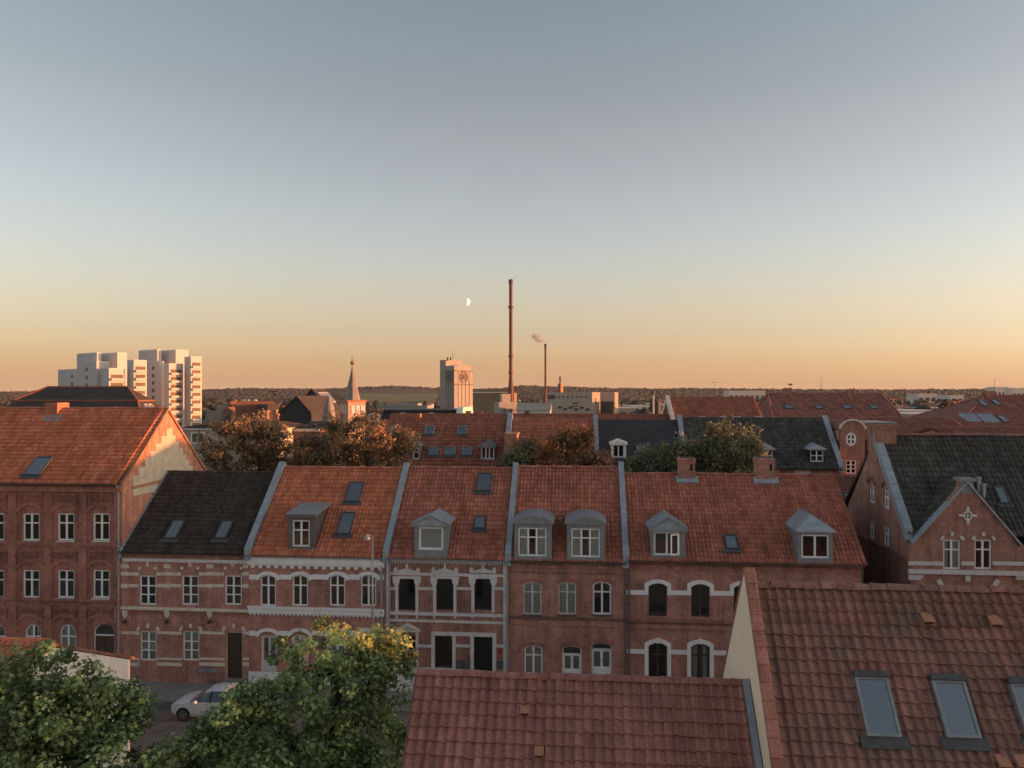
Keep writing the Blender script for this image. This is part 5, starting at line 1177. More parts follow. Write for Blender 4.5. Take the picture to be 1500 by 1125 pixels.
# free-standing chimney stack with corbelled flank in the gardens
cs = thing('chimney_stack', 'orange brick stack with rounded shoulder and white cowl among green leaves', 'chimney', (onY(1025, 660, 60).x, 60, 0))
c0 = onY(1015, 645, 60); c1 = onY(1041, 690, 60)
mb = MB(); prof = [(c0.x, 5), (c0.x, c0.z)] + [(c0.x + (c1.x - c0.x) * (.35 + .65 * math.sin(t)), c1.z + (c0.z - c1.z) * math.cos(t)) for t in [math.pi / 2 * k / 8 for k in range(9)]] + [(c1.x, 5)]
mb.prism([(a, 60, z) for a, z in prof], (0, .8, 0)); mb.build('stack', 'brick_orange', cs)
mb = MB(); q = onY(1042, 684, 60); mb.lathe((q.x, 60.3, q.z - .45), [(.12, 0), (.12, .4), (.26, .45), (.3, .75), (.22, .95), (.1, 1.05)], 12); mb.build('cowl', 'frame_white', cs)

# ---- oval-window brick tower
TWY = 67.6; tw = thing('oval_window_tower', 'narrow brick stair tower with rounded top and white oval window', 'tower', (onY(1247, 700, TWY).x, TWY + 2, 0))
F = Facade(tw, TWY); a0, a1, z0, z1 = F.rect(1230.5, 1267, 616, 700)
ca, cz = F.az(1246.5, 643.5); s = TWY / FPX * .965; ow = [(ca + 7.2 * s * math.cos(w), cz + 9.8 * s * math.sin(w)) for w in [2 * math.pi * k / 20 for k in range(20)]]; iw = [(ca + 5.2 * s * math.cos(w), cz + 7.8 * s * math.sin(w)) for w in [2 * math.pi * k / 20 for k in range(20)]]
F.holes.append([(a, z) for a, z in ow]); F.window(1239, 1254.5, 674, 694, cols=2, rows=(.33, .66), fw=.1, mid=.12)
F.wall('wall', [(a0, 0)] + [(a0, z1 - .75)] + arc_top(a0, a1, z1, .75, 12)[1:-1] + [(a1, z1 - .75), (a1, 0)], 'brick_brown')
mb = MB(); mb.strip([F.P(a, z, .05) for a, z in ow], [F.P(a, z, .05) for a, z in iw], F.D(-.25), True)
F.slab(mb, ca - 1.1 * s, ca + 1.1 * s, cz - 8 * s, cz + 8 * s, .03, -.1); F.slab(mb, ca - 5.4 * s, ca + 5.4 * s, cz - 1.1 * s, cz + 1.1 * s, .032, -.1); ov = mb.build('oval_window', 'frame_white', tw)
mb = MB(); mb.prism([F.P(a, z, -.12) for a, z in iw], F.D(-.01)); mb.build('pane', 'glass', ov)
F.hood('arched_coping', a0, a1, z1, .75, .14, 'trim_beige', out=.12)
mb = MB(); mb.box(a0, a0 + .25, TWY + .3, TWY + 5, 0, z1 - .8); mb.box(a1 - .25, a1, TWY + .3, TWY + 5, 0, z1 - .8); mb.box(a0, a1, TWY + 4.8, TWY + 5, 0, z1 - .9); mb.build('side_wall', 'brick_brown', tw)
mb = MB(); mb.prism([(a, TWY + .301, z) for a, z in [(a0, z1 - .95)] + arc_top(a0, a1, z1 - .02, .75, 12) + [(a1, z1 - .95)]], (0, 4.7, 0)); mb.build('vault_roof', 'tile_wine', tw)
for k in range(5):
    F.band('shoulder', 1223 + k * .8, 1228.4, 630 + k * 3, 632.6 + k * 3, 'brick_brown', .05); F.band('shoulder', 1266.6, 1272 - k * .8, 630 + k * 3, 632.6 + k * 3, 'brick_brown', .05)
sw = thing('stair_wing', 'narrow brick wing with tall white windows beside the oval-window tower', 'building', (onY(1284, 700, 69).x, 71, 0)); F = Facade(sw, 69.)
F.window(1273, 1280, 645, 681, cols=1, rows=(.3,), fw=.12); F.window(1280, 1284, 627, 641, cols=1, rows=(), fw=.1)
a0, a1, z0, z1 = F.rect(1270.5, 1312, 622, 700); F.wall('wall', [(a0, 0), (a0, z1), (a1, z1), (a1, 0)], 'brick_brown')
mb = MB(); mb.box(a0 - .1, a1 + .1, 68.9, 74, z1 + .002, z1 + .2); mb.build('roof', 'zinc_dark', sw); mb = MB(); mb.box(a0, a0 + .2, 69.3, 73.9, 0, z1); mb.box(a1 - .2, a1, 69.3, 73.9, 0, z1); mb.build('side_wall', 'brick_brown', sw)

# ---- hip roofs further back
def hip_house(name, label, x0, x1, y0, y1, ze, zr, inl, inr, wall, tile, gable_left=False, lights=(), chs=()):
    root = thing(name, label, 'building', ((x0 + x1) / 2, (y0 + y1) / 2, 0)); mb = MB(); mb.box(x0 + .2, x1 - .2, y0 + .2, y1 - .2, 0, ze); mb.build('wall', wall, root)
    ym = (y0 + y1) / 2; A, B, C, D = Vector((x0, y0, ze)), Vector((x1, y0, ze)), Vector((x1, y1, ze)), Vector((x0, y1, ze)); E, G = Vector((x0 + inl, ym, zr)), Vector((x1 - inr, ym, zr))
    mb = MB()
    for f in ([A, B, G, E], [B, C, G], [C, D, E, G], [D, A, E], [A, D, C, B]): mb.tint = .3 + .4 * random.random(); mb.face(f)
    ro = mb.build('roof', tile, root)
    m = MB(); m.tube(E, G, .16, n=6); 
    for p, q in ((A, E), (B, G), (C, G), (D, E)): m.tube(p, q, .14, n=6)
    m.t = [.4] * len(m.f); m.build('hip_tiles', tile, ro)
    V = (E - A); V = Vector((0, ym - y0, zr - ze)).normalized(); U = Vector((1, 0, 0)); N = U.cross(V)
    W = x1 - x0; L = math.hypot(ym - y0, zr - ze)
    pantiles('roof_tiles', tile, ro, A, U, V, W, L, .45, .5, .05, skip=lambda u, v: u < inl * v / L + .1 or u > W - inr * v / L - .1)
    for px, py, w, l in lights: skylight(root, onP(px, py, A, N), U, V, N, w, l, 'lead_dark' if w < 1.2 else 'zinc', 'glass_roof', .12, False, w > 1.2)
    for x, y, w, h in chs: chimney(root, x, x + w, y, y + .8, zr - 1, zr + h, 'brick_brown')
    return root
g = lambda px, Y: onY(px, 600, Y).x
hip_house('hip_roof_hall', 'large wine-red hip-roofed building with four small rooflights', g(1135, 88), g(1338, 88), 88, 104, zat(1230, 628, 88), zat(1230, 577, 96), 1.2, .4, 'brick_brown', 'tile_wine', lights=[(x, 597.5, .9, 1.0) for x in (1155, 1199, 1240.5, 1280)], chs=[(g(1148, 96), 95.6, .8, .7), (g(1240, 96), 95.6, .8, .5)])
b1 = rear('brown_roof_house', 'house with weathered brown roof and pale gable edge beside the hip-roofed hall', 990, 1124, 583, 622, 'brick_brown', 'tile_far_red', Yf=80, Yr=86, Yb=92); b1.finish(); b1.parapet(b1.X0 - .35, b1.X0, h=.2, mat='trim_beige')
for px in (1031, 1061, 1083, 1114): dormer(b1, px - 3, px + 3, 613, 618.5, 'flat', 1, (px - 2.4, px + 2.4, 614, 618.3), wkw=dict(cols=1, rows=(), fw=.06))
hip_house('rooflight_hall', 'wine-red hip roof with several large pale rooflights', g(1399, 92), g(1399, 92) + 26, 92, 110, zat(1450, 628, 92), zat(1450, 580, 101), 7.7, 5, 'brick_brown', 'tile_wine', lights=[(1421, 613, 1.6, 2.3), (1447, 614, 1.7, 2.3), (1469, 615, .7, 1.9), (1440, 592, .7, 1.7), (1459, 591, .7, 1.7)], chs=[(g(1442, 101), 100.6, 1., .6)])
b2 = rear('low_red_house', 'long low red-roofed building between the two hip roofs', 1300, 1425, 613, 638, 'brick_brown', 'tile_wine', Yf=76, Yr=80, Yb=84); b2.finish()
b3 = rear('small_dormer_house', 'brick house with row of small white windows under the rooflight hall', 1395, 1530, 627, 643, 'brick_brown', 'tile_wine', Yf=68, Yr=72, Yb=76)
for c in (1436, 1428, 1447, 1463, 1476): F = b3.F; F.window(c - 3.5, c + 3.5, 645, 651, cols=2, rows=(), fw=.07)
b3.finish()
# ---- black mansard behind the tall brick house
Y0 = 74.; ms = thing('black_mansard_house', 'large house with black mansard roof behind the tall brick house', 'building', (onY(110, 600, Y0).x, Y0 + 8, 0))
xr = onY(206, 604, Y0).x; xl = onY(2, 604, Y0).x; Y1 = onX(248, 603, xr).y; zb, zk, zt = zat(100, 607, Y0), zat(100, 587, Y0 + 1), onY(100, 567, (Y0 + Y1) / 2).z
bx = onY(18, 587, Y0 + 1.2).x; br = onY(202, 587, Y0 + 1.2).x; ym = (Y0 + Y1) / 2
lo = [Vector(p) for p in ((xl, Y0, zb), (xr, Y0, zb), (xr, Y1, zb), (xl, Y1, zb))]; mi = [Vector(p) for p in ((bx, Y0 + 1.2, zk), (br, Y0 + 1.2, zk), (br, Y1 - 1.2, zk), (bx, Y1 - 1.2, zk))]; rd = [Vector((onY(70, 567, ym).x, ym, zt)), Vector((onY(187, 567, ym).x, ym, zt))]
mb = MB(); mb.box(xl + .3, xr - .3, Y0 + .3, Y1 - .3, 0, zb); mb.build('wall', 'brick_dark', ms)
mb = MB()
for k in range(4): mb.face([lo[k], lo[(k + 1) % 4], mi[(k + 1) % 4], mi[k]])
mb.face([mi[0], mi[1], rd[1], rd[0]]); mb.face([mi[1], mi[2], rd[1]]); mb.face([mi[2], mi[3], rd[0], rd[1]]); mb.face([mi[3], mi[0], rd[0]]); mr = mb.build('roof', 'slate_brown', ms)
mb = MB()
for p, q in ((rd[0], rd[1]), (mi[1], rd[1]), (lo[1], mi[1]), (mi[0], rd[0]), (mi[0], mi[1]), (mi[1], mi[2])): mb.tube(p, q, .11, n=6)
mb.build('hip_ridges', 'far_red', mr)
for t in (.35, .6): 
    U = (lo[2] - lo[1]).normalized(); V = (mi[1] - lo[1]); V -= U * V.dot(U); V.normalize(); skylight(ms, lo[1].lerp(lo[2], t * .6 + .12) + V * .8, U, V, U.cross(V), .55, .7, 'trim_grey', 'glass_roof', .08, False)
chimney(ms, onY(46, 578, 79).x, onY(51, 578, 79).x, 79, 79.6, zt - 2.4, zt - .9, 'trim_grey', flash=False)
# ---- grey hip house beside the trees
gy = 72.; x0, x1 = onY(262, 640, gy).x, onY(398, 640, gy).x
gh = hip_house('grey_hip_house', 'grey rendered house with low dark hip roof and white window', x0, x1, gy, gy + 10, zat(300, 629, gy), zat(300, 613, gy + 5), 4, 4, 'render_grey', 'tile_black'); F = Facade(gh, gy + .19)
F.window(280, 300, 633, 650, cols=2, rows=(), fw=.12, rec=-.09, hole=False); F.window(292, 296, 665, 675, cols=1, rows=(), fw=.1, rec=-.09, hole=False)
F.band('eaves_board', 262, 398, 627.5, 630, 'trim_grey', .22)
gp = hip_house('cream_hip_house', 'low grey-roofed house with pale eaves between garden trees', onY(415, 640, 78).x, onY(470, 640, 78).x, 78, 88, zat(440, 629, 78), zat(440, 619, 83), 3, 3, 'far_brick', 'tile_charcoal'); F = Facade(gp, 78.15); F.band('eaves_board', 416, 469, 628, 632, 'trim_beige', .3)

# ================================================================== the town beyond
TH = R(-35); 
def frame(deg): a = R(deg); n2 = Vector((math.cos(a), math.sin(a), 0)); return n2, Vector((n2.y, -n2.x, 0))      # n2 right-hand face normal, n1 left-hand face normal
def blk(parent, name, mat, D, c, l, r, yt, deg, zb=0., yb=None):
    """upright block seen at its near vertical edge c, left face out to l, right face out to r, top at yt"""
    n2, n1 = frame(deg); P = atD(c, yt, D); zt = P.z
    if yb: zb = atD(c, yb, D).z
    P.z = zb; a = along(P, -n2, l); b = along(P, -n1, r); a, b = max(a, .3), max(b, .3)
    mb = MB(); mb.prism([P, P - n2 * a, P - n2 * a - n1 * b, P - n1 * b], (0, 0, zt - zb)); o = mb.build(name, mat, parent); return o, P, a, b, zt, n1, n2
def strips(parent, name, mat, P, n_out, d, w, z0, z1, out=.05):
    m = MB(); c = P + d * (w[0] + w[1]) / 2; c.z = (z0 + z1) / 2; m.obox(c + n_out * (out / 2), d * ((w[1] - w[0]) / 2), n_out * (out / 2 + .02), (0, 0, (z1 - z0) / 2)); return m.build(name, mat, parent)
m_plain('tower_window', (.06, .055, .055), .3, .2, .3, bump=0)
m_plain('balcony_shade', (.16, .11, .08), .7, .2, .3, bump=0)
DT = -33
def tower_thing(name, label, blocks):
    c = blocks[0]; p = atD(c[1], 600, c[0]); root = thing(name, label, 'apartment tower', (p.x, p.y, 0), None)
    for D, cpx, l, r, yt, balc, wins in blocks:
        o, P, a, b, zt, n1, n2 = blk(root, 'tower_block', 'tower_white', D, cpx, l, r, yt, DT)
        k = 0; z = zt - 2.2
        while z > 2 and balc:
            s = strips(root, 'recess_shade', 'balcony_shade', P, n2, -n1, (b * .12, b * .88), z - 1.5, z + .1, .04)  # flat dark strip painted in for a shaded balcony recess
            strips(root, 'balcony_rail', 'tower_white', P, n2, -n1, (b * .1, b * .9), z - 2.1, z - 1.2, .9); z -= 2.95
        z = zt - 2.6
        while wins and z > 2:
            for f in wins: strips(root, 'window', 'tower_window', P, n1, -n2, (a * f - .9, a * f + .9), z - .7, z + .7, .06)
            z -= 2.95
        m = MB(); m.prism([P + (0, 0, 0) if False else P + Vector((0, 0, zt)), P - n2 * a + Vector((0, 0, zt)), P - n2 * a - n1 * b + Vector((0, 0, zt)), P - n1 * b + Vector((0, 0, zt))], (0, 0, .25)); m.build('roof_edge', 'trim_grey', root)
    return root
tower_thing('apartment_tower', 'stepped white apartment block with lower left terraces and sunlit balconies', [
    (284, 141, 85, 147, 540, 0, (.3, .62)), (292, 142, 112.5, 147.5, 517, 0, ()), (292, 172, 148, 186, 517, 0, ()), (279, 141.5, 113, 160, 530, 0, (.5,)), (275, 159.5, 148, 183, 540, 1, ()), (279, 196, 186.3, 215, 528, 1, ())])
tower_thing('apartment_tower', 'taller stepped white apartment block with columns of sunlit balconies', [
    (312, 230.5, 203, 235.5, 512.5, 0, ()), (312, 257.5, 236, 276, 513, 0, ()), (306, 233, 216, 240, 529.5, 0, (.5,)), (298, 247.5, 239, 268.5, 533, 1, ()), (300, 279.5, 270, 295.5, 523, 1, ())])
# ---- church
m_plain('belfry_stone', (.50, .34, .26), .85, .1, .5); Dc = 165; ch = thing('church_spire', 'church tower with pale belfry and slender grey spire with gilded finial', 'church', (atD(515, 600, Dc).x, atD(515, 600, Dc).y, 0))
o, P, a, b, zt, n1, n2 = blk(ch, 'belfry', 'belfry_stone', Dc, 510, 497, 535.5, 588.5, -50)
ctr = P - n2 * a / 2 - n1 * b / 2; ctr.z = zt
for q in range(3):
    strips(ch, 'louvre', 'trim_grey', P, n2, -n1, (b * (.2 + .27 * q) - .1, b * (.2 + .27 * q) + .75), zt - 2.6, zt - .8, .1); strips(ch, 'louvre', 'trim_grey', P, n1, -n2, (a * (.2 + .27 * q) - .1, a * (.2 + .27 * q) + .5), zt - 2.6, zt - .8, .1)
m = MB(); m.prism([P + n1 * .3 + n2 * .3 + Vector((0, 0, zt)), P - n2 * (a + .3) + n1 * .3 + Vector((0, 0, zt)), P - n2 * (a + .3) - n1 * (b + .3) + Vector((0, 0, zt)), P + n2 * .3 - n1 * (b + .3) + Vector((0, 0, zt))], (0, 0, .35)); m.build('cornice', 'brick_orange', ch)
za = atD(515.5, 534, Dc).z; m = MB(); base = []
rb = 11.3 * Dc / FPX
for k in range(8): w = 2 * math.pi * k / 8 + .35; base.append(ctr + Vector((rb * math.cos(w) * 1.05, rb * math.sin(w) * 1.05, .35)))
ap = Vector((atD(515.3, 534, Dc).x, ctr.y, za)); ap.x = ctr.x
for k in range(8): m.face([base[k], base[(k + 1) % 8], ap])
m.build('spire', 'copper_grey', ch)
m = MB(); m.lathe((ap.x, ap.y, za - .4), [(.22, 0), (.16, .4), (.42, .7), (.48, .95), (.3, 1.25), (.1, 1.4), (.07, 2.6), (.02, 2.7)], 10); m.box(ap.x - .35, ap.x + .35, ap.y - .05, ap.y + .05, za + 1.35, za + 1.5); m.build('finial', 'gold', ch)
# ---- grain silo
sl = thing('grain_silo', 'tall pale concrete silo with dark ring emblem on its sunlit face', 'silo', (atD(668, 600, 350).x, atD(668, 600, 350).y, 0)); DS = -38
o, P, a, b, zt, n1, n2 = blk(sl, 'rear_shaft', 'concrete', 362, 653, 644.5, 677, 527, DS)
o, P, a, b, zt, n1, n2 = blk(sl, 'shaft', 'concrete', 350, 665.5, 651, 692.5, 542, DS)
for k in range(1, 5): strips(sl, 'rib', 'concrete_line', P, n2, -n1, (b * k / 5 - .12, b * k / 5 + .12), 1, zt - .3, .12)
for k in range(1, 5): strips(sl, 'rib', 'concrete_line', P, n1, -n2, (a * k / 5 - .12, a * k / 5 + .12), 1, zt - .3, .12)
strips(sl, 'ledge', 'concrete_line', P, n2, -n1, (0, b), zt - .5, zt - .1, .3); strips(sl, 'ledge', 'concrete_line', P, n2, -n1, (0, b), atD(680, 563, 350).z - .2, atD(680, 563, 350).z + .2, .25); strips(sl, 'ledge', 'concrete_line', P, n1, -n2, (0, a), zt - .5, zt - .1, .3)
for N_, d_, w_ in ((n2, -n1, b), (n1, -n2, a)):
    c = P + d_ * w_ * .5 + N_ * .15; c.z = atD(679, 552, 350).z; m = MB(); A, B = [], []
    for k in range(24): w = 2 * math.pi * k / 24; v = d_ * math.cos(w) + Vector((0, 0, 1)) * math.sin(w); A.append(c + v * 2.6); B.append(c + v * 2.0)
    m.strip(A, B, N_ * .12, True)
    for k in (0, 90, 45, 135): v = d_ * math.cos(R(k)) + Vector((0, 0, 1)) * math.sin(R(k)); u = N_.cross(v); m.obox(c + N_ * .1, v * 1.25, u * .22, N_ * .1)
    m.build('emblem', 'concrete_line', sl)
# rounded head house
zt0 = zt; m = MB(); q = [(.02, 0), (.02, 1.9), (.3, 2.35), (.5, 2.5), (.7, 2.35), (.92, 1.9), (.92, 0)]
m.prism([P - n2 * .3 - n1 * (b * f) + Vector((0, 0, zt0 + h)) for f, h in q], -n2 * (a * .9)); m.build('head_house', 'concrete', sl)
for f in (.3, .6):
    m = MB(); p0 = atD(651 + f * 15, 527, 362); m.box(p0.x - .3, p0.x + .3, p0.y, p0.y + .6, p0.z - .3, p0.z + 1.3); m.build('vent_pipe', 'concrete_line', sl)
m = MB(); p0 = atD(663, 527, 362); m.tube(p0, p0 + Vector((0, 0, 4.5)), .08, n=5); m.build('antenna', 'concrete_line', sl)
# ---- stacks
def stack(name, label, px, yt, yb, D, wpx, mat, rings=(), flare=None):
    p = atD(px, yt, D); root = thing(name, label, 'chimney', (p.x, p.y, 0)); r = wpx / 2 * D / FPX; zt = p.z; m = MB()
    if flare: zf, rf = atD(px, flare[0], D).z, flare[1] / 2 * D / FPX; prof = [(rf, 0), (rf, zf - 6), (r, zf), (r, zt)]
    else: prof = [(r * 1.1, 0), (r, zt)]
    m.lathe((p.x, p.y, 0), prof, 20); m.build('shaft', mat, root, smooth=False)
    for y, k in rings: z = atD(px, y, D).z; m = MB(); m.lathe((p.x, p.y, z), [(r * k, -.5), (r * k, .5)], 16); m.build('ring', mat, root)
    m = MB(); m.lathe((p.x, p.y, zt), [(r * 1.25, -2.2), (r * 1.25, .2), (r * .8, .2)], 16); m.build('cap', 'lead_dark', root); return root
stack('factory_chimney', 'very tall rust-red factory chimney with ring platforms', 748.3, 410, 588, 400, 5.2, 'stack_rust', ((450, 1.5), (522, 1.5), (546, 1.4)), (553, 7.5))
stack('factory_chimney', 'slim brown factory chimney trailing a wisp of smoke', 799, 504, 580, 520, 2.9, 'stack_rust')
st = stack('factory_chimney', 'short brick stack on a square base above the grey factory', 820.5, 552, 577, 480, 2.2, 'stack_rust'); D = 480
blk(st, 'base', 'brick_orange', D, 819, 817, 825, 562, -30)
blk(stack('factory_chimney', 'pale slim stack above a dark square boiler house', 957, 573, 590, 420, 2.6, 'shed_pale'), 'boiler_house', 'far_dark', 420, 964.5, 952, 968, 588, -30)
# ---- factory blocks
fc = thing('grey_factory', 'long grey factory hall with sunlit end walls', 'factory', (atD(840, 600, 460).x, atD(840, 600, 460).y, 0))
o, P, a, b, zt, n1, n2 = blk(fc, 'hall', 'factory_grey', 455, 867.5, 801, 879, 574.5, -40)
for k in range(9): strips(fc, 'window', 'tower_window', P, n1, -n2, (a * (.12 + k * .1) - .7, a * (.12 + k * .1) + .7), zt - 3.4, zt - 2.3, .08)
for k in range(6): strips(fc, 'window', 'tower_window', P, n1, -n2, (a * (.1 + k * .12) - 1.6, a * (.1 + k * .12) + 1.6), zt - 11 + (k % 2), zt - 9.6 + (k % 2), .08)
for f0, f1, d0, d1 in ((.82, .98, 4.2, 1.6), (.3, .42, 7, 6.2), (.3, .44, 8.6, 8)): strips(fc, 'louvre', 'tower_window', P, n1, -n2, (a * f0, a * f1), zt - d0, zt - d1, .1)
strips(fc, 'panel_line', 'far_dark', P, n2, -n1, (b * .35, b * .5), zt - 7, zt - 3.4, .05)
blk(fc, 'annex', 'factory_grey', 466, 900.5, 879, 905.5, 574.5, -40); blk(fc, 'loading_dock', 'far_dark', 452, 899, 880, 901, 588, -40)
bw = thing('brown_factory', 'windowless brown factory block beside the silo', 'factory', (atD(720, 600, 430).x, atD(720, 600, 430).y, 0)); blk(bw, 'hall', 'factory_brown', 430, 753, 693, 757, 575.5, -20); 
m = MB(); p0, p1 = atD(693, 575, 429), atD(752, 575, 429); m.tube(p0, p1, .25, n=5); m.build('roof_rail', 'trim_beige', bw)
pm = thing('pale_silo_house', 'pale concrete elevator house beside the long shed', 'building', (atD(745, 600, 300).x, atD(745, 600, 300).y, 0)); o, P, a, b, zt, n1, n2 = blk(pm, 'house', 'concrete', 300, 731, 724, 758, 589, -62)
blk(pm, 'penthouse', 'concrete', 305, 735, 732, 748, 577, -62)
for f in (.3, .65): strips(pm, 'hatch', 'concrete_line', P, n2, -n1, (b * f - .5, b * f + .5), zt - 4, zt - 2.6, .08)
sh = thing('long_shed', 'long pale shed with grey roof beside the elevator house', 'shed', (atD(785, 600, 290).x, atD(785, 600, 290).y, 0)); p0, p1 = atD(757, 600, 290), atD(806, 600, 290); m = MB()
m.box(p0.x, p1.x, p0.y, p0.y + 12, 0, p0.z - .2); m.build('wall', 'shed_pale', sh); m = MB(); m.prism([(p0.x - .3, p0.y - .5, p0.z - .2), (p0.x - .3, p0.y + 6, atD(780, 590, 296).z), (p0.x - .3, p0.y + 12.5, p0.z - .2)], (p1.x - p0.x + .6, 0, 0)); m.build('roof', 'shed_roof', sh)
# ---- dark mansard with white dormers, low roofs, pointed roofs, shell
yy = 96.; md = thing('white_dormer_house', 'dark mansard house with three white arched dormers and pale end wall', 'building', (onY(605, 610, yy).x, yy + 5, 0)); x0, x1 = onY(536, 610, yy).x, onY(668, 610, yy).x; zt, zb = zat(600, 600, yy + 1), zat(600, 619, yy)
m = MB(); m.box(x0, x1, yy, yy + 10, 0, zb); m.build('wall', 'brick_brown', md)
m = MB(); m.prism([(x0, yy - .2, zb), (x0, yy + .9, zt - .25), (x0, yy + 9, zt - .25), (x0, yy + 10.2, zb)], (x1 - x0, 0, 0)); m.box(x0 - .2, x1 + .1, yy + .6, yy + 9.3, zt - .25, zt); m.build('roof', 'slate', md)
m = MB(); m.prism([(x1, yy - .5, 0), (x1, yy - .5, zb), (x1, yy + .8, zt + .3), (x1, yy + 9.2, zt + .3), (x1, yy + 10.5, zb), (x1, yy + 10.5, 0)], (.8, 0, 0)); m.build('end_wall', 'render_white', md)
for c in (547.5, 589, 630.5):
    F = Facade(md, yy - .35); F.window(c - 6, c + 6, 607, 617, cols=2, rows=(), fw=.14); a0, a1, z0, z1 = F.rect(c - 9, c + 9, 604.5, 618)
    F.wall('dormer', outline(a0, a1, z0, z1, .25), 'frame_white', .12); m = MB(); m.prism([(a, yy - .22, z) for a, z in outline(a0, a1, z0, z1, .25)], (0, 1.5, 0)); m.build('dormer_body', 'zinc_dark', md); F.holes = []
lg = thing('flat_roof_block', 'long low grey flat-roofed block behind the white dormers', 'building', (atD(595, 600, 210).x, atD(595, 600, 210).y, 0)); blk(lg, 'block', 'shed_roof', 210, 626, 552, 634, 594, -20); blk(lg, 'penthouse', 'concrete', 214, 612, 566, 618, 591, -20)
def pointed(name, label, apx, apy, lpx, rpx, yb, D, back_px, mat_face, mat_roof):
    A = atD(apx, apy, D); L = atD(lpx, yb, D); Rr = atD(rpx, yb, D); root = thing(name, label, 'building', (A.x, A.y, 0)); Yv = Vector((0.15, 1, 0)).normalized(); s = along(A, Yv, back_px); s = s if s > 2 else 10
    m = MB(); m.prism([Vector((L.x, A.y, 0)), Vector((L.x, A.y, L.z)), Vector((A.x, A.y, A.z)), Vector((Rr.x, A.y, Rr.z)), Vector((Rr.x, A.y, 0))], Yv * s); m.build('hall', mat_face, root)
    for p in (L, Rr):
        m = MB(); q = Vector((p.x, A.y - .3, p.z)); t = Vector((A.x, A.y - .3, A.z)); m.prism([q, t, t + Vector((0, 0, .25)), q + Vector((0, 0, .25))], Yv * (s + .5)); ro = m.build('roof', mat_roof, root)
    U = Yv; V = (Vector((A.x, A.y, A.z)) - Vector((Rr.x, A.y, Rr.z))).normalized(); N = V.cross(U); N = -N if N.z < 0 else N; return root, Vector((Rr.x, A.y, Rr.z)), U, V, N, s
pr, O_, U_, V_, N_, s_ = pointed('pointed_roof_hall', 'dark steep-gabled modern hall with strip rooflights beside the church', 457, 571.5, 428, 484, 601, 130, 474, 'slate', 'slate_brown')
for k in range(5): skylight(pr, O_ + U_ * (s_ * (.15 + .17 * k)) + V_ * 2.6 + N_ * .25, U_, V_, N_, .7, 2.2, 'trim_grey', 'glass_roof', .1, False)
pointed('pointed_roof_hall', 'smaller dark gabled hall in front of the steep modern one', 435, 582, 408, 457, 606, 122, 444, 'slate', 'slate_brown')
cn = thing('shell_cone', 'pointed curved metal shell beside the steep modern hall', 'roof lantern', (atD(483, 615, 118).x, atD(483, 615, 118).y, 0)); z0, z1 = atD(483, 618, 118).z, atD(483, 580, 118).z; h = z1 - z0; m = MB(); m.lathe((atD(482, 600, 118).x, atD(482, 600, 118).y, z0), [(1.1, -3), (1.08, 0), (1.0, h * .25), (.78, h * .55), (.4, h * .85), (.03, h)], 12); m.build('shell', 'copper_grey', cn, smooth=True)
rb = thing('red_flat_building', 'low flat red brick building left of the steep modern hall', 'building', (atD(370, 600, 150).x, atD(370, 600, 150).y, 0)); blk(rb, 'block', 'far_brick', 150, 345, 336, 402, 587.5, -70); blk(rb, 'annex', 'far_dark', 146, 392, 366, 408, 592.5, -50)
for k, px in enumerate((358, 364, 374)): p0 = atD(px, 586.5, 152); m = MB(); m.lathe((p0.x, p0.y, p0.z - .3), [(.45, 0), (.4, .35), (.2, .5)], 10); m.build('roof_dome', 'shed_pale', rb)
for k, (px, yt, w, D) in enumerate(((388, 601, 7, 92), (402, 600, 5, 94), (405, 606, 4, 90), (500, 605, 4, 100))):
    p = atD(px, yt, D); c = thing('brick_chimney', ('broad sunlit brick chimney above the garden tree', 'slim sunlit brick chimney beside the broad one', 'short sunlit brick chimney in front of the slim one', 'small sunlit chimney beside the church belfry')[k], 'chimney', (p.x, p.y, 0)); w = w * D / FPX; m = MB(); m.box(p.x - w / 2, p.x + w / 2, p.y, p.y + w, 0, p.z - .2); m.build('stack', 'brick_orange', c); m = MB(); m.box(p.x - w / 2 - .08, p.x + w / 2 + .08, p.y - .08, p.y + w + .08, p.z - .2, p.z); m.build('cap', 'brick_gable', c)

# ================================================================== far land
def polar(name, rows, cols, fn, mat, kind='structure', smooth=True):
    V = np.array([fn(i / (rows - 1), j / (cols - 1)) for i in range(rows) for j in range(cols)]); F = [(i * cols + j, i * cols + j + 1, (i + 1) * cols + j + 1, (i + 1) * cols + j) for i in range(rows - 1) for j in range(cols - 1)]
    o = raw_mesh(name, V, np.array(F), np.zeros(len(F)), mat, None, smooth, stuff=False); return tag(o, kind=kind)
HILL = [(-1400, 573), (-300, 572), (0, 575), (100, 574), (300, 572), (345, 570), (430, 570.5), (470, 571), (540, 568), (575, 566.5), (640, 569.5), (690, 571), (735, 570), (762, 566), (812, 567.5), (900, 569.5), (960, 571), (1000, 570), (1100, 571), (1300, 572), (1400, 571.5), (1500, 570), (1800, 570), (2900, 570)]
def hill_y(px): return float(np.interp(px, [h[0] for h in HILL], [h[1] for h in HILL]))
def hill_pt(t, s):
    px = -1400 + s * 4300; D = 2300 + 2600 * t; top = hill_y(px); h = (HORY - top) / FPX * 3600 + CAMZ
    z = -2 + (h + 2) * math.sin(min(1, t / .5) * math.pi / 2) ** 1.3 if t <= .5 else h - (t - .5) * 30
    p = atD(px, HORY, D); return (p.x, p.y, z + 2.2 * mnoise.noise(Vector((px * .02, t * 9, 0))))
polar('hills', 15, 260, hill_pt, 'hill_wood')
def field_pt(t, s): px = 528 + s * 116 + (1 - t) * -6; D = 1750 + 900 * t; p = atD(px, HORY, D); return (p.x, p.y, .5 + 19.5 * t ** 1.2)
polar('field', 6, 14, field_pt, 'field_green')
